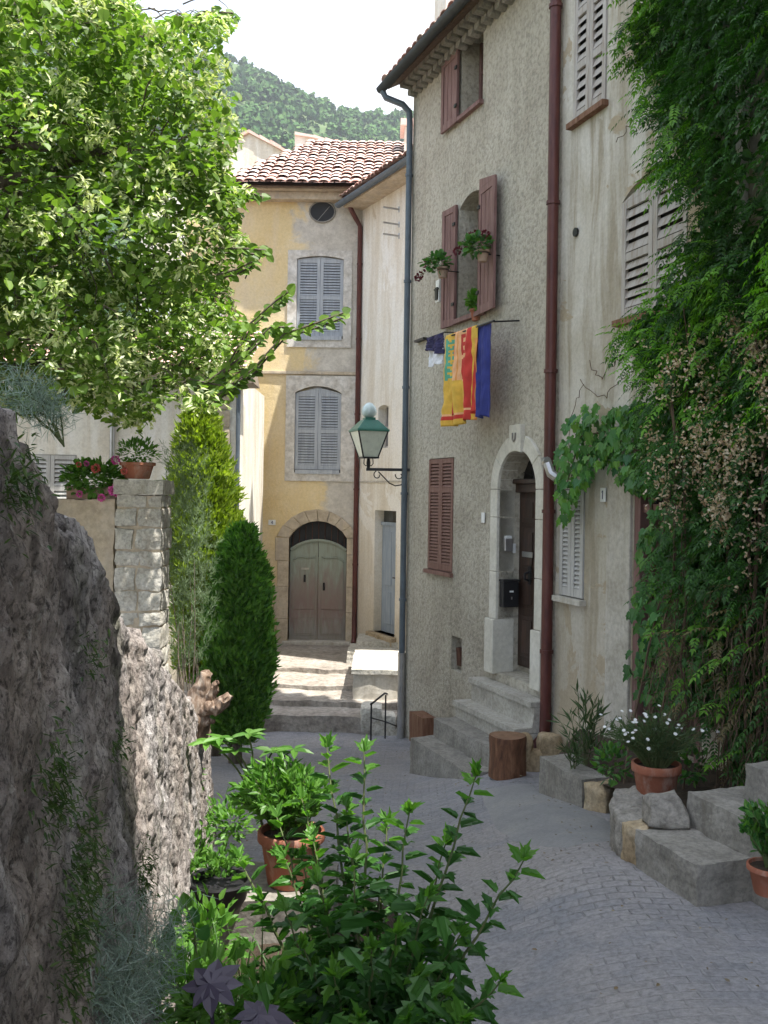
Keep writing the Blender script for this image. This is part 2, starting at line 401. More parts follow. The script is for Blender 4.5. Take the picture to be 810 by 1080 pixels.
M['pipe_brown'] = wood('copper_brown_pipe', (.045,.012,.010),(.085,.022,.018),(.12,.04,.03), sc=(3,3,.8), rough=.45, bs=.1, spec=.4)
M['black'] = plain('black_iron', (.018,.018,.02), .5, .2)
M['iron_rust'] = plain('rusty_iron', (.10,.045,.03), .8)
M['green_metal'] = plain('lamp_green', (.035,.155,.115), .4, 0, .5)
M['glass_frost'] = plain('frosted_panel', (.62,.66,.56), .35, 0, .5, 0)
M['glass_clear'] = plain('pale_acrylic', (.55,.66,.66), .15, 0, .6, 0)
M['dark'] = plain('dark_interior', (.012,.012,.013), .6)
M['dark_glass'] = plain('window_glass', (.03,.035,.035), .08, 0, .8, 0)
M['white'] = plain('white_enamel', (.72,.74,.74), .3)
M['ink'] = plain('dark_ink', (.04,.05,.12), .5)
M['silver'] = plain('dull_silver', (.4,.4,.4), .35, .8)
M['pot'] = surf('terracotta', [(.3,(.25,.08,.045)),(.55,(.34,.12,.07)),(.75,(.42,.20,.14))], 6, bs=.2, bscale=40, rough=.75)
def potmat():
    m, nt, b = newmat('terracotta'); v = coords(nt); c = ramp(nt, nz(nt, v, 6, 6, .6), [(.3,(.24,.085,.05)),(.55,(.33,.125,.075)),(.75,(.40,.20,.14))])
    f = ramp(nt, nz(nt, coords(nt,(1,1,.5)), 9, 8, .7), [(.50,0.),(.66,.55)]); c = mix(nt, f, c, (.46,.36,.30))
    g = ramp(nt, nz(nt, v, 13, 6, .7), [(.56,0.),(.68,.5)]); c = mix(nt, g, c, (.13,.10,.07))
    L(nt, c, b.inputs['Base Color']); b.inputs['Roughness'].default_value = .85; bump(nt, b, nz(nt, v, 45, 5), .3, .004); return m
M['pot'] = potmat()
M['pot_pale'] = surf('pale_terracotta', [(.3,(.30,.20,.14)),(.7,(.42,.31,.24))], 6, bs=.2, rough=.8)
M['soil'] = surf('soil', [(.3,(.03,.022,.015)),(.7,(.07,.05,.035))], 12, bs=1, bscale=25, bdist=.03)
M['cl_yellow'] = plain('towel_yellow', (.66,.42,.07), .9); M['cl_orange'] = plain('towel_orange', (.68,.30,.09), .9)
M['cl_red'] = plain('towel_red', (.50,.045,.035), .9); M['cl_teal'] = plain('towel_teal', (.10,.36,.25), .9)
M['cl_pale'] = plain('towel_pale', (.75,.42,.22), .9); M['cl_blue'] = plain('towel_blue', (.035,.045,.21), .9)
M['cl_white'] = plain('cloth_white', (.70,.73,.80), .9); M['cl_dark'] = plain('cloth_dark', (.035,.032,.09), .9)
def tile_mat():
    m, nt, b = newmat('roof_tile'); g = N(nt, 'ShaderNodeNewGeometry')
    c = ramp(nt, g.outputs['Random Per Island'], [(0,(.62,.34,.27)),(.3,(.72,.48,.41)),(.55,(.78,.59,.53)),(.8,(.68,.44,.37)),(1,(.80,.72,.67))])
    v = coords(nt); f = ramp(nt, nz(nt, v, 3.5, 8, .7), [(.50,0.),(.70,.7)]); c = mix(nt, f, c, (.60,.53,.48))
    f5 = ramp(nt, nz(nt, v, 25, 5, .7), [(.35,.7),(.6,1.0)]); c = mix(nt, .7, c, f5, 'MULTIPLY')
    L(nt, c, b.inputs['Base Color']); b.inputs['Roughness'].default_value = .9
    bump(nt, b, nz(nt, v, 30, 5), .4, .01); return m
M['tile'] = tile_mat()
def leafmat(name, cols, trans=.35, rough=.45, tcol=None, spec=.35, sc=1.3):
    m, nt, b = newmat(name); g = N(nt, 'ShaderNodeNewGeometry')
    n = len(cols); c = ramp(nt, g.outputs['Random Per Island'], [(i/(max(1, n-1)), x) for i, x in enumerate(cols)])
    f = ramp(nt, nz(nt, coords(nt), sc, 3, .5), [(.35,.72),(.65,1.15)]); c = mix(nt, 1.0, c, f, 'MULTIPLY')
    L(nt, c, b.inputs['Base Color']); b.inputs['Roughness'].default_value = rough; b.inputs['Specular IOR Level'].default_value = spec
    if trans:
        t = N(nt, 'ShaderNodeBsdfTranslucent'); tc = mix(nt, 1.0, c, tcol or (1.35,1.5,.6), 'MULTIPLY'); L(nt, tc, t.inputs['Color'])
        ms = N(nt, 'ShaderNodeMixShader'); ms.inputs[0].default_value = trans
        L(nt, b.outputs[0], ms.inputs[1]); L(nt, t.outputs[0], ms.inputs[2])
        L(nt, ms.outputs[0], nt.nodes['Material Output'].inputs['Surface'])
    return m
M['lf_lime'] = leafmat('lime_leaf', [(.07,.14,.022),(.13,.23,.032),(.19,.31,.05),(.09,.18,.03)], .42)
M['bract'] = leafmat('lime_bract', [(.52,.58,.30),(.66,.70,.46),(.42,.50,.20)], .35)
M['lf_thuja'] = leafmat('thuja_spray', [(.17,.25,.022),(.25,.35,.03),(.32,.42,.045),(.12,.20,.03)], .35)
M['lf_conifer'] = leafmat('conifer_needles', [(.05,.15,.025),(.10,.26,.035),(.17,.36,.05)], .25)
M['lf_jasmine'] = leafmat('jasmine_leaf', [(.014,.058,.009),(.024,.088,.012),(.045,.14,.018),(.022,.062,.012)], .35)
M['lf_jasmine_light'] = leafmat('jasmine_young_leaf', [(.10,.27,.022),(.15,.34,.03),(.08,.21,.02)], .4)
M['dry'] = leafmat('dry_blossom', [(.38,.27,.17),(.55,.45,.32),(.24,.14,.08),(.68,.62,.50)], .25)
M['lf_wither'] = leafmat('withered_leaf', [(.10,.075,.03),(.15,.11,.05),(.08,.085,.03)], .3)
M['litter'] = leafmat('dry_litter', [(.12,.085,.05),(.20,.15,.09),(.09,.07,.05),(.26,.22,.14)], .1)
M['lf_vine'] = leafmat('vine_leaf', [(.040,.13,.035),(.06,.19,.042),(.11,.25,.035),(.04,.13,.055)], .3, .4)
M['lf_hib'] = leafmat('hibiscus_leaf', [(.030,.10,.022),(.045,.14,.028),(.07,.19,.038)], .3, .38)
M['lf_hib_young'] = leafmat('hibiscus_young_leaf', [(.09,.24,.04),(.13,.30,.045)], .5, .38)
M['lf_grass'] = leafmat('grass_blade', [(.05,.11,.035),(.075,.15,.045),(.11,.19,.06)], .3)
M['lf_bright'] = leafmat('fresh_leaf', [(.07,.19,.03),(.11,.26,.04),(.15,.31,.06)], .4)
M['lf_dull'] = leafmat('dull_leaf', [(.045,.085,.035),(.07,.12,.05),(.10,.15,.07)], .3)
M['lf_grey'] = leafmat('grey_green_needle', [(.11,.17,.09),(.16,.23,.12),(.22,.29,.17)], .2, .6)
M['lf_fennel'] = leafmat('fennel_frond', [(.17,.24,.20),(.25,.33,.29),(.36,.44,.40)], .2, .6)
M['lf_purple'] = leafmat('castor_leaf', [(.075,.065,.10),(.10,.085,.125)], .25, .4, (1.1,.8,1.2))
M['lf_fern'] = leafmat('fern_frond', [(.035,.08,.02),(.06,.12,.03),(.09,.14,.03)], .3)
M['fl_pink'] = leafmat('pink_petal', [(.55,.05,.32),(.72,.12,.45),(.6,.2,.35)], .2, .5, (1,1,1))
M['fl_red'] = leafmat('red_petal', [(.60,.10,.08),(.65,.22,.18)], .2, .5, (1,1,1))
M['fl_dark'] = leafmat('dark_red_petal', [(.10,.008,.015),(.16,.012,.03)], .1, .5, (1,1,1))
M['fl_white'] = leafmat('white_petal', [(.75,.76,.74),(.82,.82,.80)], .1, .5, (1,1,1))
def rubble():
    m, nt, b = newmat('old_rubble_wall'); v = coords(nt, (1,1,.78))
    c = ramp(nt, nz(nt, v, 9, 10, .74, .3), [(.30,(.24,.215,.21)),(.42,(.44,.405,.395)),(.55,(.56,.53,.515)),(.70,(.70,.675,.65))])
    w = ramp(nt, nz(nt, v, 2.1, 6, .6), [(.42,(.82,.76,.70)),(.6,(1.,1.,1.))]); c = mix(nt, 1., c, w, 'MULTIPLY')
    l = ramp(nt, nz(nt, coords(nt,(1,1,.45),(3,1,2)), 3.2, 9, .7, .3), [(.48,0.),(.62,.6)]); c = mix(nt, l, c, (.16,.145,.14))
    mo = ramp(nt, nz(nt, coords(nt,(1,1,.35),(7,3,2)), 2.4, 9, .7, .4), [(.58,0.),(.68,.65)]); c = mix(nt, mo, c, (.11,.125,.055))
    p = ramp(nt, nz(nt, v, 30, 7, .75), [(.36,.25),(.46,1.0)]); c = mix(nt, .9, c, p, 'MULTIPLY')
    pale = ramp(nt, nz(nt, coords(nt,(1,1,1),(2,8,5)), 26, 5, .6), [(.60,0.),(.66,.6)]); c = mix(nt, pale, c, (.62,.60,.56))
    p2 = ramp(nt, nz(nt, v, 75, 6, .8), [(.40,.22),(.50,1.0)]); c = mix(nt, .8, c, p2, 'MULTIPLY')
    vo = N(nt,'ShaderNodeTexVoronoi'); vo.feature = 'DISTANCE_TO_EDGE'; vo.inputs['Scale'].default_value = 7; 
    wv = N(nt,'ShaderNodeVectorMath'); wv.operation = 'MULTIPLY_ADD'; n0 = N(nt,'ShaderNodeTexNoise'); n0.inputs['Scale'].default_value = 6; L(nt, v, n0.inputs['Vector']); L(nt, n0.outputs['Color'], wv.inputs[0]); wv.inputs[1].default_value = (.3,.3,.3); L(nt, v, wv.inputs[2]); L(nt, wv.outputs[0], vo.inputs['Vector'])
    cr = ramp(nt, vo.outputs['Distance'], [(0.,.35),(.06,1.0)]); cm = ramp(nt, nz(nt, v, 2.5, 4, .5), [(.42,0.),(.58,.8)]); c = mix(nt, cm, c, mix(nt, 1., c, cr, 'MULTIPLY'))
    L(nt, c, b.inputs['Base Color']); b.inputs['Roughness'].default_value = .97
    n1 = bump(nt, b, nz(nt, v, 20, 8, .72, .2), 1.0, .035); bump(nt, b, nz(nt, v, 80, 5, .7), .8, .010, n1); return m
M['rubble'] = rubble()
def paving():
    m, nt, b = newmat('street_setts'); tc = N(nt,'ShaderNodeTexCoord')
    v = coords(nt); n0 = N(nt,'ShaderNodeTexNoise'); n0.inputs['Scale'].default_value = 2.2; n0.inputs['Detail'].default_value = 4; L(nt, v, n0.inputs['Vector'])
    add = N(nt,'ShaderNodeVectorMath'); add.operation = 'MULTIPLY_ADD'; L(nt, n0.outputs['Color'], add.inputs[0]); add.inputs[1].default_value = (.05,.03,0); L(nt, v, add.inputs[2])
    mp = N(nt,'ShaderNodeMapping'); mp.inputs['Rotation'].default_value = (0,0,R(2)); L(nt, add.outputs[0], mp.inputs['Vector'])
    br = N(nt,'ShaderNodeTexBrick'); br.inputs['Scale'].default_value = 1.0; br.inputs['Brick Width'].default_value = .15; br.inputs['Row Height'].default_value = .075
    br.inputs['Mortar Size'].default_value = .008; br.inputs['Mortar Smooth'].default_value = .9; br.inputs['Bias'].default_value = 0
    br.inputs['Color1'].default_value = (.0,.0,.0,1); br.inputs['Color2'].default_value = (1,1,1,1); br.inputs['Mortar'].default_value = (.5,.5,.5,1)
    L(nt, mp.outputs[0], br.inputs['Vector'])
    c = ramp(nt, br.outputs['Color'], [(0,(.215,.22,.24)),(.5,(.25,.25,.27)),(1,(.285,.285,.30))])
    w = nz(nt, v, .55, 7, .6, .5)
    c = mix(nt, ramp(nt, w, [(.42,0.),(.6,.75)]), c, (.30,.285,.28))
    c = mix(nt, ramp(nt, nz(nt, coords(nt,(1,1,1),(5,9,0)), 1.3, 9, .65), [(.52,0.),(.62,.7)]), c, (.205,.215,.24))
    mort = math_(nt, 'MULTIPLY', br.outputs['Fac'], .24)
    gapc = ramp(nt, nz(nt, v, 1.1, 6, .65), [(.4,.15),(.6,.85)])
    c = mix(nt, math_(nt,'MULTIPLY', mort, gapc), c, (.13,.12,.105))
    f5 = ramp(nt, nz(nt, v, 34, 6, .75), [(.36,.6),(.6,1.05)]); c = mix(nt, .85, c, f5, 'MULTIPLY')
    L(nt, c, b.inputs['Base Color']); b.inputs['Roughness'].default_value = .72; b.inputs['Specular IOR Level'].default_value = .35
    hh = math_(nt,'SUBTRACT', math_(nt,'MULTIPLY', nz(nt, v, 9, 6, .6), 1.2), math_(nt,'MULTIPLY', br.outputs['Fac'], gapc))
    n1 = bump(nt, b, hh, .75, .012); bump(nt, b, nz(nt, v, 90, 4, .7), .4, .004, n1); return m
M['paving'] = paving()
M['smooth_paving'] = surf('smooth_concrete_paving', [(.3,(.19,.195,.205)),(.5,(.235,.24,.245)),(.72,(.28,.275,.265))], 2.4, 9, .65, .4, 30, .006, fine=(40,.8), spec=.35)
M['earth'] = surf('earth', [(.3,(.14,.11,.08)),(.5,(.20,.17,.12)),(.7,(.12,.13,.06))], .6, 8, .95, .5, 3, .1)
M['hillground'] = surf('hill_ground', [(.35,(.05,.085,.03)),(.55,(.08,.125,.045)),(.7,(.15,.17,.09))], .02, 8, .95, 0)
M['lf_forest'] = leafmat('forest_crown', [(.032,.080,.026),(.05,.11,.034),(.065,.13,.040),(.09,.16,.05)], 0, .9, spec=.05, sc=.06)
SUN = (.335, -.20, .92); EXPO = 1.42
# ------------------------------------------------------------------ ground
def sheet(name, xs, ys, fz, mat, label=None):
    mb = MB(); nx = len(xs)
    for y in ys:
        for x in xs: mb.v.append((x, y, fz(x, y)))
    for j in range(len(ys)-1):
        for i in range(nx-1): mb.f.append([j*nx+i, j*nx+i+1, (j+1)*nx+i+1, (j+1)*nx+i]); mb.m.append(0)
    o = mb.obj(name, M[mat], None, smooth=True); kind(o, 'structure'); return o
def lin(a, b, n): return [a+(b-a)*i/n for i in range(n+1)]
def gn(x, y): return gz(x, y)+.018*noise.noise(V((x*.8, y*.8, 3)))+.006*noise.noise(V((x*3.1, y*3.1, 3)))
sheet('street', lin(-3.2, 4.6, 104), lin(-6, 14.6, 206), gn, 'paving')
def far(x, y):
    r = math.hypot(x, y-10)
    if y > 13.9 and y < 45 and abs(x) < 45: return -3.6
    h = gz(x, min(y, 13.2))-.16 if r < 45 else -3.6
    return h
def hillz(x, y):
    # main slope rising behind the village, ridge falling gently to the right
    ridge = 268-.40*(x+110)+6*math.sin(x*.021+1)+5*math.sin(x*.05)
    t = max(0, min(1, (y-110)/490)); z = -6+(ridge+6)*(t**1.15)
    if y > 620: z -= (y-620)*.35
    z += 11*noise.noise(V((x*.009, y*.009, 2)))*min(1, max(0, (y-120)/200)) + 5*noise.noise(V((x*.03, y*.03, 5)))*min(1, max(0, (y-120)/200))
    return z
xs = sorted(set([-1200,-800,-500,-300,-200,-120,-80]+lin(-50, 50, 20)+[80,120,200,300,500,800,1200]))
ys = sorted(set([-1200,-800,-400,-200,-100,-50]+lin(-30, 45, 15)+[60,80,110]))
sheet('ground', xs, ys, lambda x, y: far(x, y) if y < 100 else -6, 'earth')
sheet('hill', lin(-700, 700, 90), lin(109, 900, 60), hillz, 'hillground')
# forest on the hillside
rnd = random.Random(11); mb = MB()
cnt = 0
CR = []
for _ in range(14):
    q = []
    while len(q) < 26:
        d = V((rnd.gauss(0,1), rnd.gauss(0,1), rnd.gauss(0,1))).normalized()
        if d.z < -.4: continue
        c = d*rnd.uniform(.55, 1.0); a = V((rnd.gauss(0,1), rnd.gauss(0,1), rnd.gauss(0,1))).normalized(); n_ = (d+a*.7).normalized(); s1 = n_.cross(a).normalized(); s2 = n_.cross(s1); w_ = rnd.uniform(.28,.5)
        q.append([c+s1*w_, c+s2*w_*.9, c-s1*w_*.95, c-s2*w_])
    CR.append(q)
while cnt < 8600:
    y = rnd.uniform(200, 630); x = rnd.uniform(-.55, .45)*y
    if noise.noise(V((x*.02, y*.02, 9))) < -.34 and rnd.random() < .6: continue
    cnt += 1; r_ = rnd.uniform(1.5, 3.8); z = hillz(x, y)+r_*.4; sx, sy, sz = r_*rnd.uniform(.8,1.2), r_*rnd.uniform(.8,1.2), r_*rnd.uniform(.9,1.5)
    for qd in CR[rnd.randrange(14)]:
        b = len(mb.v); mb.v += [(x+p.x*sx, y+p.y*sy, z+p.z*sz) for p in qd]; mb.f.append([b, b+1, b+2, b+3]); mb.m.append(0)
o = mb.obj('forest', M['lf_forest'], None); kind(o, 'stuff', 'dense green wood covering the hillside above the village', 'forest')
# ------------------------------------------------------------------ courtyard steps (broad low stone steps)
CT = [at(300, 755, 14.15).z, at(300, 740, 14.75).z, at(300, 722, 15.7).z, at(300, 704, 16.8).z]
CD = [14.1, 14.75, 15.7, 16.8]
mb = MB()
x0, x1 = -7.0, .9
for k, (z, d) in enumerate(zip(CT, CD)):
    nx = 60; dep = (CD[k+1]-d+.1) if k < 3 else 3.5
    rows = [(0, -.35), (0, 0), (.03, .0)]+[(dep*t/6, 0) for t in range(1, 7)]; b = len(mb.v)
    for (dd_, zz) in rows:
        for i in range(nx+1):
            x = x0+(x1-x0)*i/nx; cv = .10*math.sin((x+2.0)*1.3+k)+.09*noise.noise(V((x*2.5, k, 0)))+.04*noise.noise(V((x*7, k, 5)))
            yy = d+dd_+cv*(1 if dd_ < .1 else 0); zt = z+zz+.022*noise.noise(V((x*2, yy*2, k)))+.012*noise.noise(V((x*6, yy*6, k)))+(.02*noise.noise(V((x*5, k*3, 7))) if dd_ == 0 else 0)
            mb.v.append((x, yy, zt))
    for j in range(len(rows)-1):
        for i in range(nx): mb.f.append([b+j*(nx+1)+i, b+j*(nx+1)+i+1, b+(j+1)*(nx+1)+i+1, b+(j+1)*(nx+1)+i]); mb.m.append(0)
o = mb.obj('courtyard_steps', M['worn_step'], None, auto=40); kind(o, 'structure')
# ------------------------------------------------------------------ the planes of the fronts
gO = at(430, 522, 13.95)
FG = Face((gO.x, gO.y), (.352, -.936))                 # grey roughcast house, u grows towards the camera
GW = FG.uz(590, 400)[0]                                # its right end
wO = FG.pt(GW, 0)
FW = Face((wO.x, wO.y), (.3286, -1))                   # old white house
FY = Face((0, 19.5), (1, 0))                           # yellow house
cO = at(379, 450, 19.5)
FC = Face((cO.x, cO.y-.02), (.481, -1))                # narrow cream house
# ================================================================== grey roughcast house
base = FG.pt(GW/2, -3.5)
G = thing('roughcast_house', base, 'tall grey roughcast house with mauve brown shutters and an arched stone doorway', 'house')
eave = FG.uz(437, 92)[1]
w_top = FG.rect(488, 27, 509.5, 123)
w_first = FG.rect(485, 211, 511, 337)
w_gnd = FG.rect(453, 484, 478, 600)
d_u0, d_u1 = FG.uz(526, 600)[0], FG.uz(566.5, 600)[0]
d_z1 = FG.uz(548, 474)[1]; d_z0 = FG.uz(560, 722)[1]
niche = FG.rect(476, 670, 487, 706)
ops = [(w_top[0], w_top[1], w_top[2], eave-.02, 0, .28), (w_first[0], w_first[1], w_first[2], w_first[3], .12, .30),
       (d_u0, d_u1, d_z0, d_z1, (d_u1-d_u0)*.5, .30), (niche[0], niche[1], niche[2], niche[3], 0, .12),
       (w_gnd[0], w_gnd[1], w_gnd[2], w_gnd[3], 0, .12)]
house_wall(FG, 0, GW, -3.9, eave, ops, 4.0, side_slope=1.2, shear=.98).obj('wall', M['roughcast'], G)
# roof over it
def tiled_roof(name, F, u0, u1, ze, o_eave, length, slope, parent, tw=.19, tl=.34, over=.0, mat='tile', deck=True, seed=1, shear=0):
    """canal tiles in rows from the eave (front edge at offset o_eave) up and back"""
    rnd = random.Random(seed); mb = MB(); c, s_ = math.cos(slope), math.sin(slope)
    nx = int((u1-u0)/tw); nl = int(length/tl)
    def P(u, l, h): return F.pt(u, ze+l*s_+h*c, o_eave-l*c+h*s_)
    for i in range(nx+1):
        uc = u0+(i+.5)*(u1-u0)/(nx+1)
        for j in range(nl):
            if shear and uc < u0+shear*(j*tl-.35): continue
            l0 = j*tl-.05+rnd.uniform(-.02,.02); l1 = l0+tl+.10; r0 = tw*.56; r1 = tw*.44; du = rnd.uniform(-.012,.012); dh = rnd.uniform(0,.02)
            vs = []
            for (l, r_, h) in ((l0, r0, .045+dh), (l1, r1, .012+dh)):
                for k in range(6):
                    a = math.pi*k/5; vs.append(P(uc+du+r_*math.cos(a), l, h+r_*.5*math.sin(a)))
            mb.add(vs, [(k, k+1, 7+k, 6+k) for k in range(5)])
            if j == 0:   # thickness at the eave
                vv = [P(uc+du+r0*math.cos(math.pi*k/5)*f, l0, .045+dh+r0*.5*math.sin(math.pi*k/5)*f) for f in (1, .8) for k in range(6)]
                mb.add(vv, [(k, 6+k, 7+k, k+1) for k in range(5)])
            # channel tile between
            uc2 = uc+(u1-u0)/(nx+1)/2; vs = []
            for (l, r_, h) in ((l0-.02, r1, .03), (l1, r1, .01)):
                for k in range(5):
                    a = math.pi*k/4; vs.append(P(uc2+r_*math.cos(a), l, h-r_*.04*math.sin(a)+.03))
            mb.add(vs, [(k+1, k, 5+k, 6+k) for k in range(4)])
    roof = mb.obj(name, M[mat], parent)
    if deck:
        d = MB(); t = -.035
        p = [P(u0,0,t-.03), P(u1,0,t-.03), P(u1,length,t-.03), P(u0+shear*max(0,length-.35),length,t-.03), P(u0,0,t), P(u1,0,t), P(u1,length,t), P(u0+shear*max(0,length-.35),length,t)]
        d.box8(p); return roof, d
    return roof, None
r, dk = tiled_roof('roof', FG, -.12, GW+.05, eave+.03, .36, 4.2, R(19), G, shear=.98)
dk.obj('eave_board', M['twig'], r)
mb = MB()    # scalloped course of tiles bedded under the eave
nn = int(GW/.17)
for i in range(nn):
    u = (i+.5)*GW/nn
    for o, zz in ((.10, -.10), (.22, -.01)):
        mb.tube([FG.pt(u, eave+zz, -.02), FG.pt(u, eave+zz+.012, o)], .075, 8)
mb.obj('eave_tiles', M['concrete'], G)
mb = MB(); gp = []
for k in range(9):
    a = math.pi*k/8; gp.append((.42+.07*math.cos(a)*-1, eave-.01-.07*math.sin(a)))
vs = [FG.pt(-.2, z, o) for o, z in gp]+[FG.pt(GW+.1, z+.03, o) for o, z in gp]
mb.add(vs, [(k, k+1, 10+k, 9+k) for k in range(8)]+[tuple(range(9))])
vs = [FG.pt(-.2, z+.004, o*.985+.006) for o, z in gp]+[FG.pt(GW+.1, z+.034, o*.985+.006) for o, z in gp]
mb.add(vs, [(k+1, k, 9+k, 10+k) for k in range(8)])
mb.obj('gutter', M['zinc_dark'], G, smooth=True)
# chimney on top
uc, zc = FG.uz(467, 8, -1.0)
mb = MB(); FG.box(mb, uc-.1, uc+.35, eave+.2, zc+.55, -1.3, -.9); ch = mb.obj('chimney', M['cream'], G)
mb = MB(); FG.box(mb, uc-.14, uc+.39, zc+.551, zc+.6, -1.34, -.86); mb.obj('chimney_cap', M['tile'], ch)
# downpipe at the left corner
def pipe(F, pts, r, name, mat, parent, clips=True, seg=10):
    mb = MB(); P = [F.pt(*p) for p in pts]; mb.tube(P, r, seg)
    pp = mb.obj(name, M[mat], parent, auto=50)
    if clips:
        for (a, b) in zip(P, P[1:]):
            if (a-b).length > 1.5:
                n = int((a-b).length/1.4)
                for k in range(n):
                    mb = MB(); q = a.lerp(b, (k+.5)/n); mb.tube([q-V((0,0,.018)), q+V((0,0,.018))], r*1.22, seg)
                    mb.obj('pipe_clip', M[mat], pp)
    return pp
pipe(FG, [(-.12, eave-.07, .42), (-.10, eave-.16, .38), (.0, eave-.26, .16), (.02, eave-.36, .07), (.02, eave-.5, .06), (.02, -2.2, .06)], .045, 'downpipe', 'zinc', G)
mb = MB(); mb.tube([FG.pt(.02, -2.2, .06), FG.pt(.02, -3.55, .06)], .055, 10); mb.obj('pipe_shoe', M['silver'], G, auto=50)
# windows of the grey house
def dark_back(F, r, o, mat='dark_glass', parent=None, name='pane', rise=0):
    mb = MB(); u0,u1,z0,z1 = r
    F.box(mb, u0+.002, u1-.002, z0+.002, z1-.002, o-.02, o); return mb.obj(name, M[mat], parent)
def casement(F, r, o, parent, mat='sh_mauve'):
    u0,u1,z0,z1 = r; mb = MB(); f = .05
    F.box(mb, u0+.003, u0+f, z0, z1-.01, o, o+.04); F.box(mb, u1-f, u1-.003, z0, z1-.01, o, o+.04); c = (u0+u1)/2
    F.box(mb, c-f*.6, c+f*.6, z0, z1-.01, o+.002, o+.045); F.box(mb, u0+f, u1-f, z0, z0+f, o+.001, o+.038)
    F.box(mb, u0+f, u1-f, (z0+z1)/2-.015, (z0+z1)/2+.015, o+.001, o+.03)
    w = mb.obj('window', M[mat], parent); dark_back(F, (u0, u1, z0, z1-.01), o-.001, 'dark_glass', w); return w
w = casement(FG, w_top, -.275, G)
mb = MB(); FG.box(mb, w_top[0]-.05, w_top[1]+.03, w_top[2]-.05, w_top[2], -.02, .06); mb.obj('sill', M['sh_mauve'], w)
w = casement(FG, (w_first[0], w_first[1], w_first[2], w_first[3]), -.295, G)
mb = MB(); FG.box(mb, w_first[0]-.02, w_first[1]+.05, w_first[2]-.055, w_first[2], -.02, .07); mb.obj('sill', M['sh_mauve'], w)
def hinges(F, us, zs, o, parent, mat='black'):
    for u in us:
        for z in zs:
            mb = MB(); F.box(mb, u-.03, u+.03, z-.02, z+.02, o, o+.015); mb.obj('hinge', M[mat], parent)
# top window: left leaf folded back on the wall
u0,u1,z0,z1 = FG.rect(470, 43, 488, 132, .05)
sh = shutter(FG, w_top[0]-.50, w_top[0]-.01, w_top[2]-.05, eave-.12, .03, slats=False, mid=(), fr=.07).obj('shutter', M['sh_mauve'], G, bevel=.004)
hinges(FG, [w_top[0]-.03], [w_top[2]+.15, eave-.35], .066, sh)
# first floor: left leaf stands out from the wall, right leaf almost flat
Fl = FG.turn(w_first[0]-.01, .03, 0)
ang = R(3)
Fs = Face(FG.pt(w_first[0]-.01, 0, .02)-Face((0,0), (FG.d.x, FG.d.y)).turn(0,0,ang).d*.37, (FG.d.x, FG.d.y)); Fs = Face(Fs.O, FG.turn(0,0,ang).d)
sh = shutter(Fs, 0, .37, w_first[2]-.06, w_first[3]-.06, 0, slats=False, mid=(.62,), fr=.07).obj('shutter', M['sh_mauve'], G, bevel=.004)
hinges(Fs, [.34], [w_first[2]+.2, w_first[3]-.3], .036, sh)
ang = R(-5)
Fr = Face(FG.pt(w_first[1]-.01, 0, .03), FG.turn(0,0,ang).d)
sh = shutter(Fr, 0.01, .50, w_first[2]-.06, w_first[3]-.08, .02, slats=False, mid=(.62,), fr=.07, rise0=.12, rise1=.03).obj('shutter', M['sh_mauve'], G, bevel=.004)
hinges(Fr, [.03], [w_first[2]+.2, w_first[3]-.3], .056, sh)
# ground floor: closed louvred pair
u0,u1,z0,z1 = w_gnd; c = (u0+u1)/2
mb = MB(); FG.box(mb, u0+.005, u1-.005, z0+.005, z1-.005, -.10, -.03); wn = mb.obj('window', M['dark'], G)
for a, b in ((u0+.005, c-.003), (c+.003, u1-.005)):
    s1 = shutter(FG, a, b, z0+.01, z1-.01, -.025, mid=(.72,), fr=.055, pitch=.042).obj('shutter', M['sh_brown'], wn)
mb = MB(); FG.box(mb, u0-.04, u1+.04, z0-.05, z0, -.02, .05); mb.obj('sill', M['sh_brown'], wn)
# niche with rusty plate
u0,u1,z0,z1 = niche
mb = MB(); mb.rough([FG.pt(u0+.02,z0+.05,-.08), FG.pt(u0+.13,z0+.05,-.08), FG.pt(u0+.13,z0+.05,-.11), FG.pt(u0+.02,z0+.05,-.11), FG.pt(u0+.02,z0+.28,-.05), FG.pt(u0+.13,z0+.28,-.05), FG.pt(u0+.13,z0+.28,-.11), FG.pt(u0+.02,z0+.28,-.11)], 3, .01)
mb.obj('meter_cover', M['iron_rust'], G)
# arched stone door surround (blocks)
cu = (d_u0+d_u1)/2; w = (d_u1-d_u0)/2; sw = .17; sp = d_z1-w
mb = MB(); zz = d_z0-.02
for side in (0, 1):
    z = d_z0-.02; k = 0
    while z < sp-.02:
        h = .62 if k == 0 else .46+.08*((k*7+side*3) % 3); z2 = min(z+h, sp)
        if sp-z2 < .15: z2 = sp
        e = .035 if k == 0 else 0
        if side == 0: FG.box(mb, d_u0-sw-e, d_u0+e*.3, z+.002, z2-.002, -.20, .035+e)
        else: FG.box(mb, d_u1-e*.3, d_u1+sw+e, z+.002, z2-.002, -.20, .035+e)
        z = z2; k += 1
n = 5
for k in range(n):
    a0, a1 = math.pi*k/n+.006, math.pi*(k+1)/n-.006
    ro = 1.0+sw/w; e = 0
    pts = [(cu+w*math.cos(a0+(a1-a0)*t/5), sp+w*math.sin(a0+(a1-a0)*t/5)) for t in range(6)]
    pts += [(cu+(w+sw)*math.cos(a0+(a1-a0)*t/5), sp+(w+sw)*math.sin(a0+(a1-a0)*t/5)) for t in range(5, -1, -1)]
    fr_ = .06 if k == 2 else .035
    if k == 2: pts = [(cu+w*math.cos(a0+(a1-a0)*t/5), sp+w*math.sin(a0+(a1-a0)*t/5)-.02) for t in range(6)]+[(cu-.13, sp+w+sw+.10), (cu+.13, sp+w+sw+.10)]
    FG.poly(mb, pts[::-1], -.2, fr_)
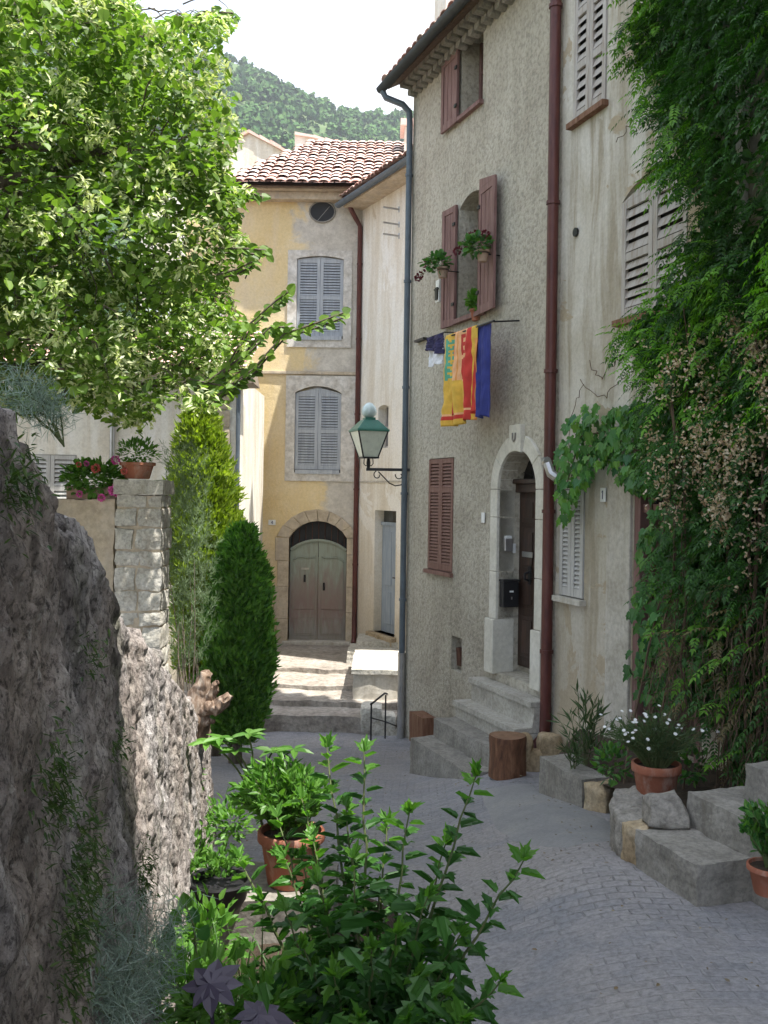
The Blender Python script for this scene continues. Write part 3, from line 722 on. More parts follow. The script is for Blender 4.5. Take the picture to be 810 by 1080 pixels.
ds = mb.obj('door_surround', M['stone_light'], G, bevel=.008)
mb = MB(); zk = sp+w+.13
mb.tube([FG.pt(cu-.035, zk+.05, .068), FG.pt(cu-.03, zk-.02, .07), FG.pt(cu, zk-.045, .072), FG.pt(cu+.03, zk-.02, .07), FG.pt(cu+.035, zk+.05, .068)], .008, 6); mb.obj('carved_emblem', M['concrete'], ds)
# the door itself
do = -.285; mb = MB(); tz = d_z0+(sp-d_z0)*.985
FG.box(mb, d_u0+.002, d_u1-.002, d_z0+.07, tz, do-.01, do+.03)
for (a, b) in ((.06, .30), (.34, .52), (.56, .80), (.83, .97)):
    za, zb = d_z0+.07+(tz-d_z0-.07)*a, d_z0+.07+(tz-d_z0-.07)*b
    for ua, ub in ((d_u0+.09, cu-.045), (cu+.045, d_u1-.09)):
        FG.box(mb, ua, ub, za, zb, do+.03, do+.042); FG.box(mb, ua+.05, ub-.05, za+.05, zb-.05, do+.042, do+.055)
FG.box(mb, cu-.012, cu+.012, d_z0+.07, tz, do+.03, do+.05)
door = mb.obj('door', M['door_dark'], G, bevel=.005)
mb = MB(); FG.box(mb, d_u0+.002, d_u1-.002, tz, tz+.10, do-.005, do+.09); FG.box(mb, d_u0+.002, d_u1-.002, tz+.10, tz+.15, do-.005, do+.13); mb.obj('transom', M['door_dark'], door, bevel=.008)
mb = MB(); FG.poly(mb, [(d_u0+.01, tz+.15), (d_u1-.01, tz+.15)]+arc(d_u0+.01, d_u1-.01, sp+.02, w*.95, 12), do-.01, do+.0); mb.obj('fanlight', M['dark'], door)
mb = MB(); 
for k in range(1, 6):
    a = math.pi*k/6; mb.tube([FG.pt(cu, tz+.16, do+.02), FG.pt(cu+(w-.02)*math.cos(a), sp+(w-.02)*math.sin(a)*.95, do+.02)], .008, 5)
mb.tube([FG.pt(cu+.2*math.cos(math.pi*k/10), tz+.16+.25*math.sin(math.pi*k/10), do+.02) for k in range(11)], .008, 5)
mb.obj('fanlight_grille', M['black'], door)
mb = MB(); FG.box(mb, cu-.16, cu-.10, d_z0+1.02, d_z0+1.22, do+.056, do+.064); mb.tube([FG.pt(cu-.13, d_z0+1.16, do+.06), FG.pt(cu-.13, d_z0+1.14, do+.12), FG.pt(cu-.13, d_z0+1.08, do+.12), FG.pt(cu-.13, d_z0+1.06, do+.07)], .013, 8); mb.obj('handle', M['black'], door)
mb = MB(); FG.box(mb, cu-.30, cu-.06, d_z0+1.32, d_z0+1.38, do+.056, do+.066); mb.obj('letter_slot', M['silver'], door)
# left jamb furniture: mailbox and door phone
def jamb_face():  # plane of the inner left jamb: u grows towards the room (away), normal faces the camera side
    return Face(FG.pt(d_u0, 0, -.20), (FG.n.x, FG.n.y)) 
FJ = Face(FG.pt(d_u0, 0, .0), (-FG.n.x, -FG.n.y))        # normal = d.y,-d.x -> check sign below
if FJ.n.dot(FG.d) < 0: FJ = Face(FJ.O, (FG.n.x, FG.n.y)); JS = -1
else: JS = 1
def jbox(mb, a, b, z0, z1, o0, o1, m=0):
    x, y = (a, b) if JS == 1 else (-b, -a)
    FJ.box(mb, x, y, z0, z1, o0, o1, m)
zmb = FG.uz(526, 640)[1]; zmt = FG.uz(526, 613)[1]
T = thing('mailbox', FG.pt(d_u0+.06, zmb, -.1), 'small black metal mailbox fixed to the jamb of the arched doorway', 'mailbox')
mb = MB(); jbox(mb, .01, .21, zmb, zmt, .001, .10); mb.obj('body', M['black'], T, bevel=.01)
mb = MB(); jbox(mb, .0, .22, zmt, zmt+.025, .001, .115); mb.obj('lid', M['black'], T, bevel=.008)
mb = MB(); jbox(mb, .09, .14, zmb+.17, zmb+.19, .10, .104); mb.obj('name_card', M['white'], T)
mb = MB(); jbox(mb, .11, .125, zmb+.09, zmb+.12, .10, .104); mb.obj('lock', M['silver'], T)
zi = FG.uz(530, 582)[1]; zi2 = FG.uz(530, 568)[1]
T = thing('door_phone', FG.pt(d_u0+.03, zi, -.1), 'silver doorbell box with white button on the jamb above the black mailbox', 'doorbell')
mb = MB(); jbox(mb, .05, .15, zi, zi2, .001, .05); mb.obj('housing', M['silver'], T, bevel=.01)
mb = MB(); jbox(mb, .165, .205, zi-.02, zi2-.06, .001, .02); mb.obj('button_plate', M['white'], T, bevel=.004)
mb = MB(); jbox(mb, .06, .14, zi2-.004, zi2+.03, .001, .045); mb.obj('hood', M['white'], T, bevel=.006)
# door number plaque, blank in the picture
u, z = FG.uz(511, 546)
mb = MB(); FG.box(mb, u-.04, u+.04, z-.06, z+.06, .012, .024); pl = tag(mb.obj('number_plate', M['white'], None, bevel=.004), 'small white enamel plate on roughcast wall left of arched doorway', 'number plate')
# brown downpipe between the houses
zb = FG.uz(573, 782)[1]
bp = pipe(FG, [(GW-.05, eave+.3, .08), (GW-.04, 2.0, .08), (GW-.04, zb+.25, .08), (GW-.04, zb+.1, .09), (GW-.06, zb-.02, .2)], .058, 'downpipe', 'pipe_brown', G)
u, z = FG.uz(582, 490)
mb = MB(); mb.tube([FG.pt(GW+.05, z+.03, .15), FG.pt(GW+.0, z+.02, .15), FG.pt(GW-.01, z+.06, .15)], .045, 8)
mb.tube([FG.pt(GW+.14, z-.14, .10), FG.pt(GW+.10, z-.10, .14), FG.pt(GW+.05, z, .15)], .048, 8); mb.obj('pipe_elbow', M['silver'], G, auto=40)
# thin black cable hanging beside the brown pipe
mb = MB(); pts = []
for k in range(24):
    t = k/23; y = 5+t*330; u, z = FG.uz(583, y); pts.append(FG.pt(GW-.14-.02*math.sin(t*9), z, .02))
mb.tube(pts, .007, 5); mb.obj('cable', M['black'], G)
# ================================================================== old white house
base = FW.pt(4, -3.0)
W = thing('old_white_house', base, 'tall white house of stained flaking plaster, louvred shutters, half covered by climbers', 'house')
s_top = FW.rect(608, -40, 640.5, 129); s_mid = FW.rect(656.5, 214, 700, 338); s_low = FW.rect(592, 516, 616.5, 628)
j_u0, j_u1 = FW.uz(668, 600)[0], FW.uz(668, 600)[0]+1.0; j_z1 = FW.uz(668, 500)[1]
ops = [(s_top[0], s_top[1], s_top[2], s_top[3], 0, .2), (s_mid[0], s_mid[0]+1.0, s_mid[2], s_mid[3]+.16, .16, .2),
       (s_low[0], s_low[1], s_low[2], s_low[3], 0, .15), (j_u0, j_u1, -2.1, j_z1+.1, 0, .2)]
house_wall(FW, 0.0, 11.3, -3.6, 8.7, ops, 6.0, step=.3, amp=.03, side_slope=2.0).obj('wall', M['white_old'], W)
r, dk = tiled_roof('roof', FW, -.1, 11.4, 8.72, .45, 6.4, R(18), W, seed=5); dk.obj('eave_board', M['twig'], r)
def closed_pair(F, r, o, mat, parent, rise=0, mid=(.52,), pitch=.06, fr=.06, sill=True, sillmat='rustwood'):
    u0,u1,z0,z1 = r; c = (u0+u1)/2
    mb = MB(); F.box(mb, u0+.004, u1-.004, z0+.004, z1-.004, o-.07, o-.015); wn = mb.obj('window', M['dark'], parent)
    for i, (a, b) in enumerate(((u0+.006, c-.004), (c+.004, u1-.006))):
        s_ = shutter(F, a, b, z0+.012, z1-.008, o, mid=mid, fr=fr, pitch=pitch, rise0=(0 if i == 0 else rise), rise1=(rise if i == 0 else 0)).obj('shutter', M[mat], wn)
    if sill:
        mb = MB(); F.box(mb, u0-.04, u1+.04, z0-.055, z0, -.02, .07); mb.obj('sill', M[sillmat], wn)
    return wn
closed_pair(FW, s_top, -.02, 'sh_worn', W, mid=(.33, .66), pitch=.085)
closed_pair(FW, (s_mid[0], s_mid[0]+1.0, s_mid[2], s_mid[3]), -.03, 'sh_worn', W, rise=.13, pitch=.085)
closed_pair(FW, s_low, -.02, 'sh_pale', W, mid=(), pitch=.045, sillmat='stone')
u0, z0 = FW.uz(640, 560)
mb = MB(); FW.box(mb, FW.uz(642,600)[0], j_u0-.02, -2.6, j_z1+.45, -.01, .03); mb.obj('door_pilaster', M['stone'], W, bevel=.01)
mb = MB(); ja, jb = j_u0+.004, j_u1-.004
FW.box(mb, ja, ja+.09, -2.1, j_z1+.09, -.19, .0); FW.box(mb, jb-.09, jb, -2.1, j_z1+.09, -.19, .0)
zt = FW.uz(668, 531)[1]; FW.box(mb, ja+.09, jb-.09, zt-.08, zt, -.18, -.03)
fdr = mb.obj('door', M['sh_mauve'], W, bevel=.005)
mb = MB(); FW.box(mb, ja+.09, jb-.09, -2.1, zt-.08, -.19, -.12); mb.obj('door_leaf', M['door_dark'], fdr)
mb = MB(); FW.box(mb, ja+.09, jb-.09, zt, j_z1+.09, -.19, -.15); mb.obj('pane', M['dark_glass'], fdr)
c = (ja+jb)/2
for q in (-.2, .12): mb = MB(); FW.box(mb, c+q-.015, c+q+.015, zt, j_z1+.09, -.149, -.12); mb.obj('glazing_bar', M['sh_mauve'], fdr)
# white enamel number plate "1"
u, z = FW.uz(640, 522)
T = thing('number_plate', FW.pt(u, z-.06, .03), 'small white enamel plate numbered 1 on the stone pilaster by vine leaves', 'number plate')
mb = MB(); FW.box(mb, u-.045, u+.045, z-.065, z+.065, .032, .045); mb.obj('plate', M['white'], T, bevel=.004)
mb = MB(); FW.box(mb, u-.006, u+.008, z-.04, z+.04, .0455, .047); FW.poly(mb, [(u-.022, z+.018), (u-.006, z+.028), (u-.006, z+.04)], .0455, .047); mb.obj('numeral', M['ink'], T)
# round vent patch hole
u, z = FW.uz(608, 245); mb = MB(); mb.tube([FW.pt(u, z, .0), FW.pt(u, z, .02)], .045, 12); mb.obj('vent_hole', M['black'], W)
# pale pipe behind the jasmine
pipe(FW, [(FW.uz(797, 150)[0], 3.9, .12), (FW.uz(797, 150)[0], .6, .12), (FW.uz(797, 150)[0], -1.5, .12)], .05, 'downpipe', 'frame_white', W)
# ================================================================== added tall house, unseen behind the viewer, shades the near rubble wall
FT = Face((FW.pt(12.5, 0).x, FW.pt(12.5, 0).y), (.1, -1))
T3 = thing('shading_townhouse', FT.pt(4, -1.7), 'added tall townhouse, unseen behind the viewer, casting shade on the near rubble wall', 'house')
to = [(1.2+2.6*i, 2.2+2.6*i, -.6+3.1*j, 1.1+3.1*j, 0, .2) for i in range(3) for j in range(6)]
house_wall(FT, 0, 9, -2.5, 19.5, to, 7, step=.9, side_slope=1.5).obj('wall', M['cream'], T3)
for a,b,c,d,_,_ in to: closed_pair(FT, (a,b,c,d), -.03, 'sh_grey', T3, pitch=.12, sill=False)
r, dk = tiled_roof('roof', FT, -.1, 9.1, 19.52, .4, 7, R(14), T3, tw=.24, tl=.5, seed=8); dk.obj('eave_board', M['twig'], r)
# ================================================================== yellow house
yl, yr = FY.uz(225, 450)[0], FY.uz(378.5, 450)[0]
yb = at(340, 677, 19.5).z
Y = thing('yellow_house', FY.pt((FY.uz(247,450)[0]+yr)/2, yb), 'yellow plastered house with blue grey shutters and weathered green arched door', 'house')
ye = FY.uz(330, 207)[1]
yo = {}
yo['w2'] = FY.rect(313.5, 273, 362, 357); yo['w1'] = FY.rect(311.5, 414, 359.5, 498); 
a0, a1 = FY.uz(304.5, 600)[0], FY.uz(365.5, 600)[0]; az = FY.uz(335, 549.5)[1]
ou, oz = FY.uz(340, 223.5); 
ops = [(yo['w2'][0], yo['w2'][1], yo['w2'][2], yo['w2'][3]+.06, .06, .12), (yo['w1'][0], yo['w1'][1], yo['w1'][2], yo['w1'][3]+.13, .13, .12),
       (a0, a1, yb, az, .33, .2)]
house_wall(FY, yl-.6, yr+.3, yb-.4, ye, ops, 6, amp=.014, side_slope=0).obj('wall', M['yellow'], Y)
def yframe(r, outer, rise, topcut):
    u0,u1,z0,z1 = r; U0,U1,Z0,Z1 = outer; mb = MB()
    A = arc(u0, u1, z1, rise, 10)
    FY.box(mb, U0, u0, Z0, z1, -.03, .03); FY.box(mb, u1, U1, Z0, z1, -.03, .03); FY.box(mb, u0+.001, u1-.001, Z0, z0, -.03, .031)
    pts = [(U0, z1+.001), (u0, z1+.001)]+A[::-1][1:-1]+[(u1, z1+.001), (U1, z1+.001), (U1, Z1), (U0, Z1)]
    # top band, built in two halves so that it stays convex enough
    m = len(A)//2; Ar = A[::-1]
    for k in range(len(Ar)-1):
        (xa, za), (xb, zb) = Ar[k], Ar[k+1]; FY.poly(mb, [(xa, za), (xb, zb), (xb, Z1), (xa, Z1)], -.03, .03)
    FY.box(mb, U0, u0, z1, Z1, -.03, .03); FY.box(mb, u1, U1, z1, Z1, -.03, .03)
    return mb
fr2 = FY.rect(304, 264, 371, 366); fr1 = FY.rect(302, 396, 374.5, 507)
for key, fr_, rise, mt in (('w2', fr2, .06, 'sh_grey'), ('w1', fr1, .13, 'sh_grey')):
    u0,u1,z0,z1 = yo[key]; w_ = yframe(yo[key], fr_, rise, 0).obj('window', M['frame_white'], Y)
    mb = MB(); FY.box(mb, u0+.003, u1-.003, z0+.003, z1-.003, -.11, -.06); mb.obj('pane', M['dark'], w_)
    c = (u0+u1)/2
    for i, (a, b) in enumerate(((u0+.004, c-.003), (c+.003, u1-.004))):
        shutter(FY, a, b, z0+.06, z1-.004, -.045, mid=(.5,), fr=.06, pitch=.052, rise0=(0 if i == 0 else rise*.85), rise1=(rise*.85 if i == 0 else 0)).obj('shutter', M[mt], w_)
    mb = MB(); FY.box(mb, u0+.02, u1-.02, z0-.03, z0+.05, -.05, .06); mb.obj('sill', M['sh_grey'], w_)
mb = MB(); zc_ = FY.uz(330, 393.5)[1]; FY.box(mb, yl, yr, zc_-.03, zc_+.03, -.02, .045); mb.obj('string_course', M['stone_warm'], Y, bevel=.008)
# oval window
mb = MB(); A = [(ou+.235*math.cos(t*math.pi/10), oz+.19*math.sin(t*math.pi/10)) for t in range(20)]; FY.poly(mb, A, .0, .018); ov = mb.obj('oval_window', M['dark'], Y)
mb = MB(); mb.tube([FY.pt(ou+.25*math.cos(t*math.pi/12), oz+.205*math.sin(t*math.pi/12), .012) for t in range(25)], .018, 6, cap=False); mb.obj('frame', M['concrete'], ov)
mb = MB(); mb.tube([FY.pt(ou-.1, oz-.19, .022), FY.pt(ou+.14, oz+.10, .022)], .006, 5); mb.obj('cracked_wire', M['silver'], ov)
# arched stone surround of the door
mb = MB(); sw = .22; A = arc(a0, a1, az-.33, .33, 8)[::-1]; zs = az-.33
for side in (0, 1):
    z = yb-.05; k = 0
    while z < zs-.01:
        z2 = min(z+.5+.13*((k+side) % 2), zs); z2 = zs if zs-z2 < .2 else z2; e = .05*((k+side) % 2)
        if side == 0: FY.box(mb, a0-sw-e, a0, z+.003, z2-.003, -.19, .03)
        else: FY.box(mb, a1, a1+sw-.02, z+.003, z2-.003, -.19, .03)
        z = z2; k += 1
cxy = (a0+a1)/2
out = arc(a0-sw-.03, a1+sw-.02, zs+.02, .54, 8)[::-1]
for k in range(8):
    (xa, za), (xb, zb) = A[k], A[k+1]; (xc, zc2), (xd, zd) = out[k], out[k+1]; g = .004
    FY.poly(mb, [(xa+g, za), (xb-g, zb), (xd-g, zd), (xc+g, zc2)], -.19, .045 if k in (3, 4) else .03)
mb.obj('door_surround', M['stone_warm'], Y, bevel=.01)
dz = FY.uz(335, 572)[1]        # crown of the leaves (arched)
mb = MB(); do = -.16
for i, (a, b) in enumerate(((a0+.01, cxy-.004), (cxy+.004, a1-.01))):
    mb2 = MB(); Ad = arc(a0, a1, dz-.19, .19, 12)[::-1]
    top = [(u, z) for u, z in Ad if a <= u <= b]
    zl = dz-.19 if i == 0 else dz; zr = dz if i == 0 else dz-.19
    FY.poly(mb2, [(a, yb+.02), (b, yb+.02), (b, zr)]+top[::-1]+[(a, zl)], do-.02, do+.02)
    # raised panels with a swept top
    pa, pb = a+.06, b-.05
    def sw_(t): return (-.10*(1-t)**2 if i == 0 else -.10*t**2)+.03*math.sin(t*math.pi*2+ (0 if i==0 else math.pi))
    zt_ = dz-.30
    P = [(pa, yb+.62), (pb, yb+.62)]+[(pb+(pa-pb)*k/10, zt_+sw_(1-k/10)) for k in range(11)]
    FY.poly(mb2, P, do+.02, do+.032)
    FY.box(mb2, pa, pb, yb+.10, yb+.45, do+.02, do+.032); FY.box(mb2, pa+.03, pb-.03, yb+.14, yb+.41, do+.032, do+.042)
    lf = mb2.obj('door', M['door_green'], Y, bevel=.006)
    m3 = MB(); m3.tube([FY.pt(pa+(pb-pa)*k/10, zt_+.02+sw_(k/10), do+.035) for k in range(11)], .016, 6); m3.obj('moulding', M['door_green'], lf)
    m3 = MB()
    if i == 0: FY.box(m3, cxy-.33, cxy-.18, yb+1.40, yb+1.44, do+.033, do+.045); m3.obj('letter_slot', M['stone'], lf)
    m3 = MB(); ux = cxy-.26 if i == 0 else cxy+.12; m3.tube([FY.pt(ux, yb+(1.30 if i == 0 else 1.15), do+.05), FY.pt(ux, yb+(1.16 if i == 0 else 1.0), do+.06)], .022, 6); m3.obj('handle', M['black'], lf)
m3 = MB(); m3.tube([FY.pt(u, z+.02, do+.03) for u, z in arc(a0+.02, a1-.02, dz-.18, .19, 14)], .035, 6); m3.obj('door_head', M['door_green'], Y)
mb = MB(); FY.poly(mb, [(a0+.005, dz-.3), (a1-.005, dz-.3)]+arc(a0+.005, a1-.005, zs, .325, 12), -.19, -.178); fl = mb.obj('fanlight', M['dark'], Y)
mb = MB()
for k in range(9):
    u = a0+.06+(a1-a0-.12)*k/8; t = (u-cxy)/((a1-a0)/2); mb.tube([FY.pt(u, dz-.2, -.165), FY.pt(u, zs+.32*(1-t*t)-.02, -.165)], .007, 4)
for q in range(14):
    u = a0+.08+q*(a1-a0-.16)/13; zz = dz-.03+.05*math.sin(q*2.2)-.15*((u-cxy)/.6)**2; mb.tube([FY.pt(u+.035*math.cos(k*math.pi/4), zz+.035*math.sin(k*math.pi/4), -.165) for k in range(9)], .006, 4, cap=False)
mb.obj('grille', M['iron_rust'], fl)
mb = MB(); FY.box(mb, a0-.1, a1+.1, yb-.08, yb+.02, -.2, .16); mb.obj('threshold', M['stone'], Y, bevel=.01)
u, z = FY.uz(287, 551)
T = thing('number_plate', FY.pt(u, z-.05, 0), 'small white enamel plate numbered 4 beside the green arched door', 'number plate')
mb = MB(); FY.box(mb, u-.07, u+.07, z-.05, z+.05, .012, .026); mb.obj('plate', M['white'], T, bevel=.004)
mb = MB(); FY.box(mb, u+.008, u+.018, z-.03, z+.03, .0265, .028); FY.box(mb, u-.02, u+.026, z-.014, z-.005, .0265, .0285); FY.poly(mb, [(u-.02, z-.006), (u-.008, z-.006), (u+.012, z+.03), (u+.004, z+.03)], .0265, .0282); mb.obj('numeral', M['ink'], T)
# roof, gutter-board and brown downpipe of the yellow house
r, dk = tiled_roof('roof', FY, FY.uz(238,200)[0], FY.uz(378,200)[0]+1.3, ye+.10, .42, 5.2, R(28), Y, tw=.21, tl=.36, seed=3, shear=.30)
dk.obj('eave_board', M['twig'], r)
mb = MB(); FY.box(mb, yl, yr+.1, ye-.12, ye+.03, -.05, .2); FY.box(mb, yl, yr+.1, ye+.031, ye+.09, -.05, .32); mb.obj('cornice', M['stone_warm'], Y, bevel=.015)
pipe(FY, [(yr-.35, ye-.05, .25), (yr-.12, ye-.45, .12), (yr-.03, ye-.6, .07), (yr-.03, yb+.8, .07), (yr-.03, yb+.1, .07), (yr-.04, yb+.0, .15)], .048, 'downpipe', 'pipe_brown', Y)
# ================================================================== cream narrow house
cu1 = FC.uz(432, 450)[0]
cw = cu1+1.2
C = thing('narrow_cream_house', FC.pt(1.2, yb), 'narrow pale cream house with blue grey door between the yellow and grey houses', 'house')
ce = FC.uz(400, 208)[1]
dr = FC.rect(395.5, 538, 417, 666); sw_ = FC.rect(399, 428, 409.5, 473)
ops = [(dr[0], dr[1], dr[2], dr[3], 0, .22), (sw_[0], sw_[1], sw_[2], sw_[3], .05, .2)]
house_wall(FC, 0, cw, yb-.5, ce, ops, 4, side_slope=1.2).obj('wall', M['cream'], C)
mb = MB(); u0,u1,z0,z1 = dr; FC.box(mb, u0+.003, u1-.003, z0, z1-.28, -.215, -.16)
for a, b in ((.08, .38), (.44, .94)):
    FC.box(mb, u0+.12, (u0+u1)/2-.03, z0+(z1-z0-.28)*a, z0+(z1-z0-.28)*b, -.16, -.148); FC.box(mb, (u0+u1)/2+.03, u1-.12, z0+(z1-z0-.28)*a, z0+(z1-z0-.28)*b, -.16, -.148)
dd = mb.obj('door', M['door_blue'], C, bevel=.005)
mb = MB(); FC.box(mb, u0+.003, u1-.003, z1-.28, z1-.22, -.215, -.13); mb.obj('transom', M['door_blue'], dd)
mb = MB(); FC.box(mb, u0+.003, u1-.003, z1-.22, z1-.003, -.215, -.19); mb.obj('fanlight', M['dark_glass'], dd)
mb = MB(); mb.tube([FC.pt(u1-.2, z0+1.05, -.15), FC.pt(u1-.2, z0+1.05, -.1), FC.pt(u1-.3, z0+1.05, -.1)], .012, 6); mb.obj('handle', M['black'], dd)
mb = MB(); FC.box(mb, u0-.1, u1+.08, z0-.16, z0, -.2, .12); mb.obj('threshold', M['ochre_stone'], C, bevel=.015)
w_ = casement(FC, sw_, -.19, C, 'sh_worn')
zz = FC.uz(400, 508)[1]; mb = MB(); FC.box(mb, 0.05, cw, zz-.015, zz+.015, 0, .02); mb.obj('string_course', M['stone'], C)
for y_ in (221, 237, 249):
    u, z = FC.uz(421, y_); mb = MB(); mb.tube([FC.pt(u, z, -.02), FC.pt(u, z, .32)], .018, 6); mb.tube([FC.pt(u, z-.05, .0), FC.pt(u, z+.05, .0)], .02, 6); mb.obj('iron_pin', M['silver'], C)
r, dk = tiled_roof('roof', FC, -.05, cw+.05, ce+.10, .42, 4.2, R(20), C, seed=9)
dk.obj('eave_board', M['stone'], r)
mb = MB(); n = 8
gp = [(.48-.075*math.cos(math.pi*k/8), ce+.02-.075*math.sin(math.pi*k/8)) for k in range(9)]
vs = [FC.pt(-.1, z, o) for o, z in gp]+[FC.pt(cw+.1, z, o) for o, z in gp]; mb.add(vs, [(k, k+1, 10+k, 9+k) for k in range(8)]+[tuple(range(9))])
mb.obj('gutter', M['zinc'], C, smooth=True)
mb = MB(); FC.box(mb, -.02, cw, ce-.06, ce+.04, -.02, .40); mb.obj('soffit', M['stone_warm'], C, bevel=.01)
# chimney further back on the right
p = at(429, 150, 22.0); mb = MB(); mb.box(p.x-.05, p.x+.8, 22, 22.7, 5.5, at(429,133,22).z); ch = mb.obj('chimney', M['cream'], C)
mb = MB(); mb.box(p.x-.14, p.x+.9, 21.92, 22.78, at(429,133,22).z+.001, at(429,126,22).z); mb.obj('chimney_cap', M['tile'], ch)
# ================================================================== white gabled houses behind the yellow roof
def gable(name, xl, xr, pts, D, label, mat, ridge_mat, depth=7):
    """front gable wall facing the viewer, outline pts in picture units turned into metres at distance D"""
    F = Face((0, D), (1, 0)); P = [F.uz(x, y) for x, y in pts]
    T = thing(name, F.pt((P[0][0]+P[-1][0])/2, -3.0), label, 'house')
    mb = MB(); poly = [(P[-1][0], -3.0)]+P[::-1]+[(P[0][0], -3.0)]
    F.poly(mb, poly[::-1], -depth, 0); mb.obj('wall', M[mat], T)
    rb = MB()
    for (a, b) in zip(P, P[1:]):
        n = max(1, int(math.hypot(b[0]-a[0], b[1]-a[1])/.3))
        for k in range(n):
            q0 = (a[0]+(b[0]-a[0])*k/n, a[1]+(b[1]-a[1])*k/n); q1 = (a[0]+(b[0]-a[0])*(k+1)/n, a[1]+(b[1]-a[1])*(k+1)/n); e = .03*((k*7) % 3)/2
            F.poly(rb, [(q0[0], q0[1]+.002), (q1[0], q1[1]+.002), (q1[0], q1[1]+.07+e), (q0[0], q0[1]+.09+e)], -depth, .08+e)
    rb.obj('roof', M['tile'], T); return T
gable('gabled_house', 150, 308, [(150, 200), (263, 141), (308, 165)], 27.5, 'white gabled house showing its plain gable behind the yellow house on the left', 'cream', 'tile')
gable('gabled_house', 310, 450, [(311, 143), (331, 146), (380, 160), (450, 170)], 29.5, 'low white wall and tiled roof rising behind the yellow house roof on the right', 'cream', 'tile')
# ================================================================== white house on the left, behind the lime tree
D = 15.5; FL = Face((0, D), (1, 0)); lx = FL.uz(250, 480)[0]
LH = thing('white_corner_house', FL.pt(lx-3, -3.3), 'bright white house with stone quoins behind the lime tree and clipped conifers', 'house')
lz = FL.uz(240, 395)[1]
lo = [(lx-3.3, lx-2.5, -.55, .55, 0, .15)]
house_wall(FL, lx-8, lx, -3.6, lz, lo, 3.4, amp=.01).obj('wall', M['cream'], LH)
closed_pair(FL, lo[0][:4], -.02, 'sh_pale', LH)
r, dk = tiled_roof('roof', FL, lx-8.1, lx+.1, lz+.05, .35, 3.0, R(20), LH, seed=12); dk.obj('eave_board', M['twig'], r)
mb = MB(); z = -2.9; k = 0
while z < lz-.3:
    h = .22+.06*((k*5) % 3); e = .12*(k % 2)
    mb.rough([FL.pt(lx-.32-e, z, .045), FL.pt(lx-.12, z, .045), FL.pt(lx-.12, z, -.02), FL.pt(lx-.32-e, z, -.02), FL.pt(lx-.32-e, z+h-.03, .045), FL.pt(lx-.12, z+h-.03, .045), FL.pt(lx-.12, z+h-.03, -.02), FL.pt(lx-.32-e, z+h-.03, -.02)], 4, .012, seed=k)
    z += h; k += 1
mb.obj('quoins', M['stone_warm'], LH)
pipe(FL, [(lx+.02, lz-.1, .07), (lx+.02, -3.2, .07)], .035, 'downpipe', 'zinc', LH, clips=False)
pipe(FL, [(FL.uz(120,450)[0], lz, .07), (FL.uz(120,450)[0], -3.2, .07)], .04, 'downpipe', 'silver', LH, clips=False)
# corbel under the right end of its roof
mb = MB(); FL.poly(mb, [(lx-.02, lz-.02), (lx-.02, lz-.16), (lx+.28, lz-.16), (lx+.22, lz+.12)], -.5, .2); mb.obj('corbel', M['twig_grey'], LH, bevel=.01)
# small lean-to dormer on that roof
FD = Face((0, 17.2), (1, 0)); u0,u1,z0,z1 = FD.rect(150, 318, 238, 352)
mb = MB(); FD.poly(mb, [(u0, z0-.5), (u1, z0-.5), (u1, z1-.05), (u0, z1+.5)], -1.2, 0); dm = mb.obj('dormer', M['cream'], LH)
mb = MB(); FD.poly(mb, [(u0-.05, z1+.50), (u1+.08, z1-.06), (u1+.08, z1+.0), (u0-.05, z1+.57)], -1.3, .1); mb.obj('dormer_roof', M['iron_rust'], dm)
mb = MB(); FD.box(mb, u0+.05, u1-.08, z1-.32, z1-.1, -.0, .012); mb.obj('dormer_pane', M['glass_clear'], dm)
# ================================================================== steps of the grey house
szs = [at(437,778,11.3).z, at(460,757,11.42).z, at(483,738,11.52).z, at(496,713,11.6).z]
outs = [.92, .64, .37, .19]
u0 = 2.47
T = thing('entrance_steps', FG.pt(3.2, szs[0]-.3, .5), 'four worn stone steps rising to the arched dark wooden door', 'steps')
uend = [4.02, 4.0, GW-.10, GW-.10]; prevo = 0
for k in range(4):
    mb = MB(); ztop = szs[k]; zb_ = (szs[0]-.45) if k == 0 else szs[k-1]-.02; uu = u0+.02*k-(.0 if k != 2 else .02)
    p = [FG.pt(uu, zb_, outs[k]), FG.pt(uend[k], zb_, outs[k]), FG.pt(uend[k], zb_, -.28 if k==3 else 0.01), FG.pt(uu, zb_, .01)]
    if k == 3: p[2] = FG.pt(uend[k], zb_, .01)
    hz = ztop-(.055 if k >= 2 else 0)
    q = [v+V((0,0,hz-zb_)) for v in p]
    mb.rough(p+q, 26, .012, 6, seed=k)
    st = mb.obj('step', M['concrete' if k < 2 else 'stepstone'], T, bevel=0)
    if k >= 2:
        mb = MB(); a = [FG.pt(uu-.02, hz+.001, outs[k]+.03), FG.pt(uend[k], hz+.001, outs[k]+.03), FG.pt(uend[k], hz+.001, .012), FG.pt(uu-.02, hz+.001, .012)]
        mb.rough(a+[v+V((0,0,.055)) for v in a], 14, .007, 5, seed=k+9); mb.obj('nosing', M['stepstone'], st)
